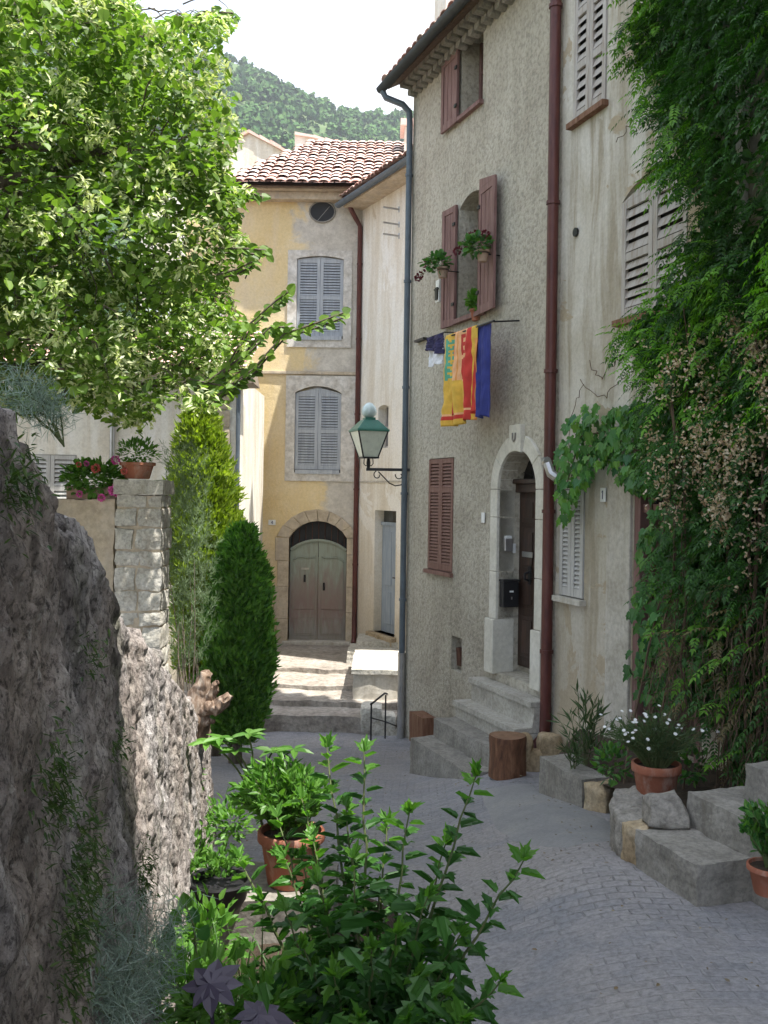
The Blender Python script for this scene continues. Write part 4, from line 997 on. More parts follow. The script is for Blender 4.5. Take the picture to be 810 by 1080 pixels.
# log stool
b = at(535, 816, 9.6)
T = thing('log_stool', b, 'reddish brown sawn log standing upright at the foot of the stone steps', 'log')
mb = MB(); n = 28; prof = [(.0, .0), (.18, .0), (.178, .1), (.172, .2), (.175, .3), (.18, .37), (.175, .40)]
bb = len(mb.v)
for r_, z in prof[1:]:
    for k in range(n):
        a = 2*math.pi*k/n; rr = r_*(1+.05*math.sin(a*3+.5)+.03*noise.noise(V((math.cos(a)*2, math.sin(a)*2, z*3))))
        mb.v.append((b.x+rr*math.cos(a), b.y+rr*math.sin(a), b.z-.03+z))
for i in range(len(prof)-2):
    for k in range(n): mb.f.append([bb+i*n+k, bb+i*n+(k+1)%n, bb+(i+1)*n+(k+1)%n, bb+(i+1)*n+k]); mb.m.append(0)
mb.obj('bark_side', M['log'], T, smooth=True)
mb2 = MB(); base_i = len(mb.v)-n; top = [mb.v[base_i+k] for k in range(n)]
c = V((b.x, b.y, top[0][2]+.004)); mb2.add([c]+[(x, y, z+.001) for x, y, z in top], [(0, 1+k, 1+(k+1)%n) for k in range(n)]); mb2.obj('sawn_top', M['log_end'], T)
# little wooden block against the house
p = FG.pt(2.15, at(451,776,12.2).z, .04); q0, qz0 = FG.uz(444, 776, .05); q1, qz1 = FG.uz(459, 757, .05)
mb = MB(); a = [FG.pt(q0, qz0-.05, .22), FG.pt(q1, qz0-.05, .22), FG.pt(q1, qz0-.05, .03), FG.pt(q0, qz0-.05, .03)]; mb.rough(a+[v+V((0,0,qz1-qz0+.05)) for v in a], 5, .008)
tag(mb.obj('wooden_block', M['rustwood']), 'small reddish wooden block against the roughcast wall, left of the lowest steps', 'wood block')
# rough stones at the foot of the brown pipe
for k, (x, y, w_, h_) in enumerate([(563, 806, .20, .16), (580, 795, .22, .22), (553, 792, .14, .18)]):
    c = at(x, y, 9.95); mb = MB(); a = [(-w_/2,-.1,-.10),(w_/2,-.1,-.10),(w_/2,.12,-.10),(-w_/2,.12,-.10)]
    P = [c+V(v) for v in a]; mb.rough(P+[v+V((0,0,h_+.08)) for v in P], 7, .03, 5, seed=k+20, rnd=.6)
    tag(mb.obj('field_stone', M['ochre_stone'], None, smooth=True), ['rounded rubble stone right behind the log stool', 'largest rough stone under the foot of the brown downpipe', 'small rubble stone wedged between lowest step and brown pipe'][k], 'stone')
# ================================================================== street lamp on its bracket
D = 13.9; T = thing('street_lamp', at(430, 497, D), 'green four sided lantern on an iron scroll bracket at the grey house corner', 'street lamp')
c = at(388.5, 495, D); cz = c.z; zt_ = at(388, 455.5, D).z; hw = .245; lw = .125; zl = at(388, 482, D).z; ztp = at(388, 443, D).z
def frus(mb, cx, cy, z0, z1, a, b_, m=0):
    mb.box8([(cx-a,cy-a,z0),(cx+a,cy-a,z0),(cx+a,cy+a,z0),(cx-a,cy+a,z0),(cx-b_,cy-b_,z1),(cx+b_,cy-b_,z1),(cx+b_,cy+b_,z1),(cx-b_,cy+b_,z1)], m)
rot = R(18)
def rotmb(mb):
    for i, v in enumerate(mb.v):
        x, y = v[0]-c.x, v[1]-c.y; mb.v[i] = (c.x+x*math.cos(rot)-y*math.sin(rot), c.y+x*math.sin(rot)+y*math.cos(rot), v[2])
hw *= .86; lw *= .86
mb = MB(); frus(mb, c.x, c.y, zt_, zt_+.03, hw+.02, hw+.02); frus(mb, c.x, c.y, zt_+.031, ztp, hw+.01, .10); frus(mb, c.x, c.y, ztp+.001, ztp+.035, .075, .075); rotmb(mb); hd = mb.obj('hood', M['green_metal'], T, bevel=.006)
mb = MB(); mb.lathe((c.x, c.y, ztp+.03), [(.02,0),(.06,.01),(.10,.04),(.11,.09),(.095,.15),(.05,.20),(.01,.215)], 16); mb.obj('clear_dome', M['glass_clear'], hd, smooth=True)
mb = MB(); mb.lathe((c.x, c.y, ztp+.036), [(.05,0),(.05,.05),(.09,.06),(.02,.12),(.03,.15),(.005,.18)], 12); mb.obj('finial', M['green_metal'], hd)
for k in range(4):
    a = k*math.pi/2; mb = MB()
    def tr(x, y, z): return (c.x+x*math.cos(a)-y*math.sin(a), c.y+x*math.sin(a)+y*math.cos(a), z)
    mb.add([tr(-lw,-lw,zl), tr(lw,-lw,zl), tr(hw,-hw,zt_-.001), tr(-hw,-hw,zt_-.001), tr(-lw,-lw+.006,zl), tr(lw,-lw+.006,zl), tr(hw,-hw+.006,zt_-.001), tr(-hw,-hw+.006,zt_-.001)], [(0,1,2,3),(7,6,5,4)]); rotmb(mb)
    mb.obj('pane', M['glass_frost'], T)
mb = MB()
for sx in (-1, 1):
    for sy in (-1, 1): mb.tube([(c.x+sx*lw, c.y+sy*lw, zl), (c.x+sx*hw, c.y+sy*hw, zt_)], .012, 5)
frus(mb, c.x, c.y, zl-.02, zl, lw+.012, lw+.012); rotmb(mb); mb.obj('cage', M['black'], T)
mb = MB(); wx = at(429, 495, D).x; mb.tube([(c.x, c.y, zl-.02), (c.x, c.y, zl-.08), (c.x, c.y, cz+.01), (c.x, c.y, cz-.02)], [.02,.03,.022,.025], 8); mb.box(c.x-.03, wx+.05, c.y-.022, c.y+.022, cz-.02, cz+.02)
br = mb.obj('bracket_arm', M['black'], T)
def spiral(cx, cz_, r0, r1, a0_, a1_, n=18): return [(cx+(r0+(r1-r0)*k/n)*math.cos(a0_+(a1_-a0_)*k/n), c.y, cz_+(r0+(r1-r0)*k/n)*math.sin(a0_+(a1_-a0_)*k/n)) for k in range(n+1)]
mb = MB(); mb.tube(spiral(c.x+.13, cz-.08, .06, .025, math.pi*.6, math.pi*2.1), .008, 5); mb.obj('scroll', M['black'], br)
mb = MB(); mb.tube(spiral(wx-.10, cz-.08, .06, .025, math.pi*.9, math.pi*2.3), .008, 5); mb.obj('scroll', M['black'], br)
mb = MB(); mb.tube([(c.x+.14, c.y, cz-.03), (c.x+.22, c.y, cz-.11), (c.x+.30, c.y, cz-.19), (c.x+.38, c.y, cz-.225), (c.x+.46, c.y, cz-.21), (wx+.0, c.y, cz-.13)], .009, 5); mb.obj('brace', M['black'], br)
for s_ in (-1, 1):
    mb = MB(); mb.tube([(c.x, c.y, cz+.06), (c.x+s_*.04, c.y, cz+.05), (c.x+s_*.065, c.y, cz+.08), (c.x+s_*.06, c.y, zl-.02)], .007, 5); mb.obj('stay', M['black'], br)
# ================================================================== drying rod, towels and cloths
ro = .34; ru0, rz0 = FG.uz(470, 350, ro); ru1, rz1 = FG.uz(521, 345, ro); rz = (FG.uz(495, 347.5, ro)[1])
T = thing('drying_rod', FG.pt((ru0+ru1)/2, rz-.05, 0), 'thin black iron rod below the first floor window, carrying towels', 'rod')
mb = MB(); mb.tube([FG.pt(ru0, rz, ro), FG.pt(ru1, rz, ro)], .013, 6); mb.obj('rod', M['black'], T)
for u in (ru0+.12, ru1-.06):
    mb = MB(); mb.tube([FG.pt(u, rz, ro), FG.pt(u, rz+.04, -.02)], .010, 6); mb.obj('bracket', M['black'], T)
def cloth(name, ua, ub, zt, zb, o, fn, mats, folds, amp, label, cat, seed=0, slant=0, parent=None, nz_=46, nu=44, back=True):
    mb = MB()
    for j in range(nz_+1):
        t = j/nz_
        for i in range(nu+1):
            s_ = i/nu; u = ua+(ub-ua)*s_*(1-.06*t)+.03*t*math.sin(3*s_+seed)
            oo = o+amp*(.25+.75*t)*math.sin(s_*folds*2*math.pi+seed+.6*math.sin(t*3))+amp*.5*noise.noise(V((s_*6, t*2.5, seed)))
            if j == 0: oo = o
            z = zt-(zt-zb)*t+slant*(s_-.5)*t+.012*math.sin(s_*9+seed)*t
            oo += amp*(.35*noise.noise(V((s_*17, t*3, seed+4)))+.3*noise.noise(V((s_*9+t*5, t*9, seed+8))))*min(1, t*6)
            mb.v.append(tuple(FG.pt(u, z, oo)))
    for j in range(nz_):
        for i in range(nu):
            mb.f.append([j*(nu+1)+i, (j+1)*(nu+1)+i, (j+1)*(nu+1)+i+1, j*(nu+1)+i+1]); mb.m.append(fn((i+.5)/nu, (j+.5)/nz_))
    o_ = mb.obj(name, mats, None, smooth=True); sl = o_.modifiers.new('s', 'SOLIDIFY'); sl.thickness = .006
    return tag(o_, label, cat)
ty0 = FG.uz(472, 352, ro)[0]; ty1 = FG.uz(504, 352, ro)[0]; tb = FG.uz(485, 447, ro)[1]
TM = [M['cl_yellow'], M['cl_orange'], M['cl_red'], M['cl_teal'], M['cl_pale']]
def pat(s_, t):
    if .90 < t < .925: return 2
    if .87 < t < .945: return 4
    if .03 < s_ < .24 and .05 < t < .50:
        k = (t*16) % 1.0; q = (s_-.03)/.21
        if (k < .62 and not (.35 < q < .6 and k < .35)) or q < .18: return 3
        return 0
    if .50 < s_ < .70:
        if .04 < t < .27 or .31 < t < .53:
            q = (s_-.50)/.20; k = ((t-.04)/.23) % 1.0 if t < .3 else ((t-.31)/.22) % 1.0
            if .3 < q < .72 and (.18 < k < .38 or .55 < k < .8): return 4
            return 2
        return 4 if t < .55 else 0
    if .24 < s_ < .5 and t < .52: return 4 if int(s_*30) % 3 else 1
    if .72 < s_ < .86: return 2
    if .70 < s_ < .72: return 4
    if s_ > .9: return 1 if t > .12 else 0
    return 0
cloth('beach_towel', ty0, ty1, rz+.016, tb, ro+.016, pat, TM, 2.7, .055, 'yellow and orange beach towel with red and teal blocks hanging from the rod', 'towel', 1, .06)
cloth('beach_towel', ty0+.03, ty1-.02, rz+.016, tb+.12, ro-.016, lambda s_, t: 2 if int(s_*6) % 2 else 1, TM, 2, .02, 'red and orange back fold of striped cloth hanging behind the yellow towel', 'towel', 4)
bu0 = FG.uz(505, 352, ro)[0]; bu1 = FG.uz(515.5, 352, ro)[0]
cloth('blue_towel', bu0-.08, bu1, rz+.018, FG.uz(505, 440, ro)[1], ro-.02, lambda s_, t: 0, [M['cl_blue']], 1.5, .03, 'plain deep blue towel hanging beside the yellow and orange one', 'towel', 2)
a0_, az_ = FG.uz(452, 358, .3); a1_, _ = FG.uz(468, 358, .3)
cloth('white_cloth', a0_, a1_, az_-.05, FG.uz(455, 386, .3)[1], .3, lambda s_, t: 0, [M['cl_white']], 1, .02, 'small white cloth hanging left of the yellow towel', 'cloth', 3)
cloth('dark_cloth', a0_, a1_+.03, az_+.01, FG.uz(460, 371, .32)[1], .33, lambda s_, t: 0, [M['cl_dark']], 2, .04, 'dark blue crumpled cloth hung over the small white cloth', 'cloth', 5, slant=-.12)
q0 = FG.uz(438, 360, .05); 
mb = MB(); mb.tube([FG.pt(a0_-.0, az_+.012, .32), FG.pt(a1_+.08, az_+.012, .32)], .007, 5); lr = mb; mb.tube([FG.pt(a1_+.05, az_+.012, .32), FG.pt(a1_+.05, az_+.03, -.01)], .007, 5)
tag(mb.obj('clothes_rail', M['black']), 'thin wire rail holding the white and dark cloths', 'rail')
mb = MB(); FG.box(mb, q0[0]-.02, FG.uz(447,360,.05)[0], q0[1]-.015, q0[1]+.015, -.02, .06); tag(mb.obj('iron_cramp', M['black']), 'short black iron cramp in roughcast left of the cloths', 'iron cramp')
# small white framed wall lantern beside the left leaf
u, z = FG.uz(467, 308); T = thing('wall_lantern', FG.pt(u, z-.15, 0), 'narrow white framed lantern fixed on the wall beside the open left shutter', 'lantern')
mb = MB(); FG.box(mb, u-.055, u+.055, z-.14, z+.15, .005, .08); mb.obj('housing', M['white'], T, bevel=.006)
mb = MB(); FG.box(mb, u-.035, u+.035, z-.11, z+.05, .08, .10); FG.box(mb, u-.06, u+.06, z+.02, z+.035, .08, .105); mb.obj('grille', M['black'], T)
# ================================================================== terrace block, rail, far steps
x0 = at(372, 730, 15.0).x; zt_ = at(380, 706, 15.0).z
T = thing('terrace_block', (x0+.7, 15.0, -3.5), 'rendered low terrace wall with pale stone top beside the courtyard steps', 'low wall')
mb = MB(); mb.rough([(x0,15.0,-3.7),(x0+1.6,15.0,-3.7),(x0+1.6,16.9,-3.7),(x0,16.9,-3.7),(x0,15.0,zt_-.07),(x0+1.6,15.0,zt_-.07),(x0+1.6,16.9,zt_-.07),(x0,16.9,zt_-.07)], 14, .02, 3); mb.obj('wall', M['stone'], T)
mb = MB(); mb.rough([(x0-.03,14.95,zt_-.068),(x0+1.6,14.95,zt_-.068),(x0+1.6,16.9,zt_-.068),(x0-.03,16.9,zt_-.068),(x0-.03,14.95,zt_),(x0+1.6,14.95,zt_),(x0+1.6,16.9,zt_),(x0-.03,16.9,zt_)], 14, .012, 4, seed=3); mb.obj('coping', M['limestone'], T)
T = thing('side_steps', (at(388,690,17.6).x, 17.6, -3.1), 'two small irregular stone steps leading to the blue grey door', 'steps')
for k, (xa, ya, xb, D_) in enumerate([(366, 688, 425, 17.3), (376, 676, 425, 18.0)]):
    a = at(xa, ya, D_); b_ = at(xb, ya, D_); mb = MB(); z1 = a.z
    P = [(a.x, D_, -3.2), (b_.x, D_-.2, -3.2), (b_.x, D_+1.0, -3.2), (a.x+.02, D_+1.0, -3.2)]; mb.rough(P+[(p[0], p[1], z1) for p in P], 10, .025, 4, seed=k+4); mb.obj('step', M['limestone'], T)
T = thing('hand_rail', (at(400,788,13.6).x, 13.6, at(400,788,13.6).z), 'thin black iron handrail beside the courtyard steps at the grey house corner', 'handrail')
def P2(x, y, D_): return at(x, y, D_)
for a, b_ in (((391, 788, 13.5), (391, 741, 13.5)), ((406, 790, 13.9), (406, 733, 13.9))):
    mb = MB(); p, q = P2(*a), P2(*b_); q.x = p.x; mb.tube([p-V((0,0,.1)), q], .013, 6); mb.obj('post', M['black'], T)
mb = MB(); p, q = P2(391, 743, 13.5), P2(406, 731, 13.9); mb.tube([p, q, q+V((.03, .05, -.02))], .014, 6); mb.obj('rail', M['black'], T)
mb = MB(); mb.tube([P2(391, 757, 13.5), P2(406, 761, 13.9), P2(424, 768, 14.2)], .009, 6); mb.obj('lower_rail', M['black'], T)
T = thing('edge_stones', (at(400,770,14.0).x, 14.0, -3.5), 'low rough stone edging beyond the handrail at the courtyard steps', 'stone edging')
for k, (x, y, w_, h_) in enumerate([(392, 752, .3, .20), (404, 765, .34, .26), (418, 775, .3, .2)]):
    c = at(x, y, 14.2); mb = MB(); P = [c+V(v) for v in [(-w_/2,-.12,-.25),(w_/2,-.12,-.25),(w_/2,.3,-.25),(-w_/2,.3,-.25)]]
    mb.rough(P+[v+V((0,0,h_+.15)) for v in P], 7, .03, 5, seed=k+40, rnd=.35); mb.obj('stone', M['limestone'], T)
# ================================================================== right side: kerb, planter, steps
def slab(pts, z0, z1, mat, name='stone', n=10, amp=.012, seed=0, rnd=0, parent=None, smooth=False, freq=6):
    mb = MB(); P = [V((p[0], p[1], z0)) for p in pts]; Q = [V((p[0], p[1], z1 if len(p) < 3 else p[2])) for p in pts]
    mb.rough(P+Q, n, amp, freq, seed=seed, rnd=rnd); return mb.obj(name, M[mat], parent, smooth=smooth)
def on_z(x, y, z):   # point of the picture ray at height z
    r = at(x, y, 1.0); t = z/r.z; return r*t
z = at(569, 798, 8.55).z
a = on_z(569, 798, z); b_ = on_z(614, 823, z); inn = V((.62, .3, 0))
tag(slab([a, b_, b_+inn, a+inn], z-.55, z, 'concrete', 'kerb_block', seed=1), 'long squared kerb block at left end of the planting bed, beyond the pot', 'kerb stone')
a2 = on_z(613, 829, z-.03); b2 = on_z(647, 843, z-.03)
a2 = b_+V((.0,-.03,0)); 
tag(slab([a2, on_z(640, 838, z-.04), on_z(652, 830, z-.04), a2+V((.3,.15,0))], z-.5, z-.05, 'ochre_stone', 'kerb_stone', n=9, amp=.03, seed=3, rnd=.25, smooth=True), 'pale broken ochre stone between the kerb block and curved planter wall', 'kerb stone')
s1z = at(735, 912, 5.2).z; c1 = on_z(735, 912, s1z); l1 = on_z(670, 875, s1z)
fd = (c1-l1).normalized(); fn_ = V((-fd.y, fd.x, 0)); fn_ = fn_ if fn_.x > 0 else -fn_
T = thing('side_stairs', (c1.x, c1.y, s1z-.3), 'grey concrete steps rising right beside the terracotta pot with daisies', 'steps')
slab([l1, c1, c1+fn_*.5+fd*.03, l1+fn_*.5], s1z-.5, s1z, 'concrete', 'step', n=26, seed=5, amp=.012, freq=7, parent=T)
s2z = s1z+.20; l2 = on_z(725, 835, s2z); 
slab([l2, l2+fd*1.15, l2+fd*1.15+fn_*.5, l2+fn_*.5], s1z-.4, s2z, 'concrete', 'step', n=26, seed=6, amp=.012, freq=7, parent=T)
s3z = s2z+.20; l3 = on_z(785, 805, s3z)
slab([l3, l3+fd*1.2, l3+fd*1.2+fn_*1.2, l3+fn_*1.2], s1z-.4, s3z, 'concrete', 'step', n=26, seed=7, amp=.012, freq=7, parent=T)
# curved planter wall
T = thing('planter_wall', (1.5, 6.2, -2.6), 'low curved rough stone planter wall under the terracotta pot of daisies', 'planter wall')
cz0 = s1z+.0
arcp = [l1+V((.02,.0,0)), on_z(655, 865, cz0), on_z(646, 850, cz0), on_z(645, 836, cz0), on_z(652, 828, cz0)]
for k, (p, q) in enumerate(zip(arcp, arcp[1:])):
    d = (q-p); d.z = 0; nn_ = V((d.y, -d.x, 0)).normalized(); nn_ = nn_ if nn_.x > 0 else -nn_; g = d.normalized()*.006
    slab([p+g, p+g+nn_*.26, q-g+nn_*.26, q-g], cz0-.6, cz0-.02+.015*(k % 2), ('ochre_stone','field','field','field')[k], 'stone', n=13, seed=30+k, amp=.03, rnd=.14, parent=T, smooth=True, freq=9)
# boulder beside the second step
c = on_z(704, 872, s1z); P = [c+V(v) for v in [(-.12,-.03,0),(.11,-.05,0),(.13,.2,0),(-.11,.2,0)]]
mb = MB(); mb.rough(P+[V(v)+V(((.04, -.05, -.05, .0)[i], (.03,.03,-.1,-.1)[i], (.17,.21,.2,.17)[i])) for i, v in enumerate(P)], 12, .045, 3.5, seed=57, rnd=.25)
tag(mb.obj('boulder', M['field'], None, smooth=True), 'pointed grey boulder resting on the lowest step beside the terracotta pot', 'boulder')
# soil of the planting bed
bz = cz0-.08
mb = MB(); lp = [(on_z(585,800,z-.05), z-.05), (on_z(625,824,z-.1), z-.1), (on_z(662,836,bz-.02), bz-.02), (l1+fn_*.3, bz), (l2+fn_*.1, bz), (l2+fn_*1.6, bz+.05)]
u_a = FW.uz(700,700)[0]; q = l2+fn_*1.6; lp += [(FW.pt((q-FW.O).dot(FW.d), 0, .02), bz+.05), (FW.pt(2.1, 0, .02), z+.12), (FW.pt(.55, 0, .02), z)]
cc = V((sum(p.x for p, _ in lp)/len(lp), sum(p.y for p, _ in lp)/len(lp), sum(h for _, h in lp)/len(lp)))
mb.add([cc]+[(p.x, p.y, h) for p, h in lp], [(0, 1+i, 1+(i+1)%len(lp)) for i in range(len(lp))])
kind(mb.obj('soil', M['soil'], None), 'structure')
# smooth concrete patch in the street
loop = [(505,835),(560,826),(572,836),(614,852),(645,868),(655,885),(600,893),(548,890),(520,868)]
mb = MB(); P = []
for x, y in loop:
    r = at(x, y, 1.0); D_ = 6
    for _ in range(30): D_ = gz(r.x*D_, D_)/r.z
    P.append(r*D_)
# finely gridded so that it follows the street
cx = sum(p.x for p in P)/len(P); cy = sum(p.y for p in P)/len(P)
vs = []; fs = []; rings = 8; n = len(P)*4; PP = []
for k in range(len(P)):
    for t in range(4): PP.append(P[k].lerp(P[(k+1)%len(P)], t/4))
for r_ in range(rings+1):
    for k in range(n):
        x = cx+(PP[k].x-cx)*r_/rings; y = cy+(PP[k].y-cy)*r_/rings; j = .03*noise.noise(V((x*4, y*4, 0)))
        vs.append((x+j, y+j, gn(x+j, y+j)+.012-(.012 if r_ == rings else 0)))
for r_ in range(rings):
    for k in range(n): fs.append((r_*n+k, r_*n+(k+1)%n, (r_+1)*n+(k+1)%n, (r_+1)*n+k))
mb.add(vs, fs); kind(mb.obj('paved_patch', M['smooth_paving'], None, smooth=True), 'structure')
# ================================================================== the old rubble wall on the left
TOP = [(.3,.30),(1.2,.24),(1.5,.165),(1.80,.10),(1.86,.085),(1.93,.035),(2.2,-.035),(2.48,-.13),(2.88,-.25),(3.32,-.40),(4.09,-.60),(5.0,-.90),(6.0,-1.20),(6.6,-1.42),(6.8,-1.55),(7.0,-1.62),(7.6,-1.74),(7.9,-1.80)]
def wtop(D_):
    for (a, za), (b, zb) in zip(TOP, TOP[1:]):
        if a <= D_ <= b: return za+(zb-za)*(D_-a)/(b-a)
    return TOP[-1][1] if D_ > 7 else TOP[0][1]
def wx(D_): return -.42-.1163*D_
mb = MB(); ND = 760; Ds = [.35*(7.9/.35)**(i/ND) for i in range(ND+1)]
NS = 150
def sect(D_):
    zt_ = wtop(D_)-.055+.02*noise.noise(V((D_*3, 1, 1)))+.012*noise.noise(V((D_*9, 1, 4))); zb_ = gz(-1, D_)-.15; out = []
    n1 = 150
    for k in range(n1): 
        t = k/(n1-1); z = zb_+(zt_-.07-zb_)*t; out.append((.02+(zt_-z)*.075, z))
    for k in range(1, 12): a = math.pi/2*k/11; out.append((.0255-.07+.07*math.cos(a), zt_-.07+.07*math.sin(a)))
    for k in range(1, 15): out.append((-.045-.40*k/14, zt_))
    for k in range(1, 12): out.append((-.46-.03*k/11, zt_-(zt_-zb_)*k/11))
    return out
sec0 = sect(2); NSs = len(sec0)
for D_ in Ds:
    for (o, z) in sect(D_):
        p = V((wx(D_)+o-.035, D_, z)); q = V((p.x*.9, p.y*.9, p.z*.62))
        dd_, pts = noise.voronoi(q*4.2+noise.noise_vector(q*3)*.22)
        j = min(1, (dd_[1]-dd_[0])*3.2); dist = .016*j-.012
        dist += .022*noise.noise(q*2.3)+.014*noise.noise(q*9)+.013*noise.noise(q*23)+.011*noise.noise(q*50)-.012*max(0, noise.noise(q*34+V((5,5,5)))-.15)*4
        if D_ < 2.72: dist += .03*min(1, (2.72-D_)*12)
        dz = .3*dist
        sgn = 1 if o > -.25 else -1
        mb.v.append((p.x+dist*sgn, p.y+.3*noise.noise(q*13)*.03, p.z+(dist*.8 if -.42 < o < .0 else 0)))
for i in range(ND):
    for k in range(NSs-1):
        a = i*NSs+k; mb.f.append([a, a+NSs, a+NSs+1, a+1]); mb.m.append(0)
mb.f.append([i for i in range(NSs)]); mb.m.append(0); mb.f.append([ND*NSs+i for i in range(NSs)][::-1]); mb.m.append(0)
tag(mb.obj('rubble_wall', M['rubble'], None, smooth=True), 'long old rubble wall falling away down the left of the street', 'wall')
# driftwood root lodged on its end
D_ = 6.5; c = at(212, 740, D_)
def dense(pts, rad, n=26):
    P_ = []; R_ = []; m = len(pts)-1
    for k in range(n+1):
        t = k/n*m; i = min(int(t), m-1); f = t-i; g = f*f*(3-2*f); P_.append(pts[i].lerp(pts[i+1], f)); R_.append(rad[i]+(rad[i+1]-rad[i])*g)
    return P_, R_
mb = MB(); px_ = lambda l: [at(x, y, D_+d_) for x, y, d_ in l]
for pts, rad in ((px_([(214,790,0),(209,768,0),(207,745,0),(211,728,0),(217,714,0),(222,708,.05)]), [.03,.075,.085,.075,.045,.012]),
                 (px_([(209,750,0),(222,747,-.05),(232,744,-.08),(243,732,-.1)]), [.06,.05,.045,.032]), (px_([(214,737,0),(224,729,-.05),(229,718,-.06)]), [.045,.028,.010]), (px_([(208,760,0),(219,764,-.06),(226,760,-.08)]), [.04,.022,.008])):
    a, b = dense(pts, rad); mb.tube(a, b, 18)
for i, v in enumerate(mb.v):
    q = V(v); w3 = V((q.x*1.0, q.y, q.z*.5)); q = q+noise.noise_vector(w3*16)*.034+noise.noise_vector(q*38)*.018+noise.noise_vector(q*80)*.008; mb.v[i] = tuple(q)
dw = mb.obj('driftwood', M['drift'], None, smooth=True); s_ = dw.modifiers.new('s', 'SUBSURF'); s_.levels = s_.render_levels = 1
tag(dw, 'gnarled weathered tree root lodged at the end of the rubble wall', 'driftwood')
# ================================================================== terrace pier with parapet
def masonry(mb, x0, x1, y0, y1, z0, z1, rnd_, hmin=.12, hmax=.22, wmin=.16, wmax=.36, amp=.014):
    z = z0; k = 0
    while z < z1-.02:
        h = min(rnd_.uniform(hmin, hmax), z1-z); h = z1-z if z1-z-h < .07 else h
        x = x0
        while x < x1-.01:
            w_ = rnd_.uniform(wmin, wmax); w_ = x1-x if x1-x-w_ < .12 else w_; g = .008
            e = rnd_.uniform(-.012, .012)
            mb.rough([(x+g,y0+e,z+g),(x+w_-g,y0+e,z+g),(x+w_-g,y1,z+g),(x+g,y1,z+g),(x+g,y0+e,z+h-g),(x+w_-g,y0+e,z+h-g),(x+w_-g,y1,z+h-g),(x+g,y1,z+h-g)], 8, amp*1.3, 7, seed=k, rnd=.13)
            x += w_; k += 1
        z += h
D_ = 9.0; pa = at(121, 506, D_); pb = at(172, 506, D_)
T = thing('stone_pier', ((pa.x+pb.x)/2, D_, -2.9), 'square pier of roughly coursed pale stones carrying a terracotta pot', 'stone pier')
mb = MB(); masonry(mb, pa.x, pb.x, D_, D_+.4, -2.95, pa.z-.13, random.Random(4)); mb.obj('stonework', M['limestone'], T)
mb = MB(); mb.box(pa.x+.02, pb.x-.02, D_+.02, D_+.38, -2.95, pa.z-.14); mb.obj('mortar_core', M['stone_warm'], T)
mb = MB(); mb.rough([(pa.x-.01,D_-.02,pa.z-.125),(pb.x+.01,D_-.02,pa.z-.125),(pb.x+.01,D_+.42,pa.z-.125),(pa.x-.01,D_+.42,pa.z-.125),(pa.x-.01,D_-.02,pa.z),(pb.x+.01,D_-.02,pa.z),(pb.x+.01,D_+.42,pa.z),(pa.x-.01,D_+.42,pa.z)], 8, .015); mb.obj('capstone', M['limestone'], T)
zp = at(110, 528, D_+.1).z
mb = MB(); mb.rough([(pa.x-4,D_+.08,-2.95),(pa.x-.02,D_+.08,-2.95),(pa.x-.02,D_+.36,-2.95),(pa.x-4,D_+.36,-2.95),(pa.x-4,D_+.08,zp),(pa.x-.02,D_+.08,zp),(pa.x-.02,D_+.36,zp),(pa.x-4,D_+.36,zp)], 40, .02, 4)
tag(mb.obj('parapet_wall', M['stone_warm'], None), 'low rendered parapet wall running left from the stone pier', 'wall')
# ================================================================== vegetation
def inpoly(x, y, P):
    c = False; j = len(P)-1
    for i in range(len(P)):
        if (P[i][1] > y) != (P[j][1] > y) and x < (P[j][0]-P[i][0])*(y-P[i][1])/(P[j][1]-P[i][1])+P[i][0]: c = not c
        j = i
    return c
def rv(r_): 
    while True:
        v = V((r_.uniform(-1,1), r_.uniform(-1,1), r_.uniform(-1,1)))
        if .05 < v.length < 1: return v.normalized()
def stemline(a, b, sag=0, n=6, wig=.0, r_=random):
    out = []
    for k in range(n+1):
        t = k/n; p = a.lerp(b, t); p.z += sag*math.sin(math.pi*t); 
        if 0 < k < n and wig: p += rv(r_)*wig
        out.append(p)
    return out
# ------------------------------------------------------------------ lime tree at the upper left
rnd = random.Random(3)
SIL = [(-900,-500),(120,-60),(142,0),(160,22),(196,14),(246,12),(250,26),(232,44),(246,70),(252,92),(244,112),(256,140),(248,158),(242,176),(250,196),(270,202),(252,222),(246,240),(270,258),(284,266),(262,276),(238,290),(250,330),(300,345),(276,356),(262,372),(266,398),(250,408),(232,436),(196,428),(172,420),(150,455),(130,462),(112,440),(70,424),(40,436),(0,440),(-400,470),(-900,430)]
TB = V((-4.9, 8.8, gz(-4.9, 8.8)))
Tt = thing('lime_tree', TB, 'large flowering lime tree with pale bracts filling the upper left', 'tree')
cc = V((-3.9, 8.3, 2.75)); rad = V((3.6, 2.3, 3.9))
clumps = []
while len(clumps) < 1080:
    d = rv(rnd); k = rnd.random()**.33
    p = V((cc.x+d.x*rad.x*k, cc.y+d.y*rad.y*k, cc.z+d.z*rad.z*k))
    X, Yp = proj(p)
    if not inpoly(X, Yp, SIL): continue
    if noise.noise(p*.9) < -.20: continue
    clumps.append(p)
mb = MB(); mb.tube([TB-V((0,0,.3)), TB+V((.05,0,.9)), TB+V((.2,-.1,2.2)), TB+V((.35,-.25,3.4)), TB+V((.5,-.3,4.6)), TB+V((.6,-.3,6.2)), TB+V((.6,-.3,8))], [.30,.24,.21,.18,.13,.08,.03], 12)
mb.obj('trunk', M['bark'], Tt, smooth=True)
limbs = []; mb = MB(); tw = MB()
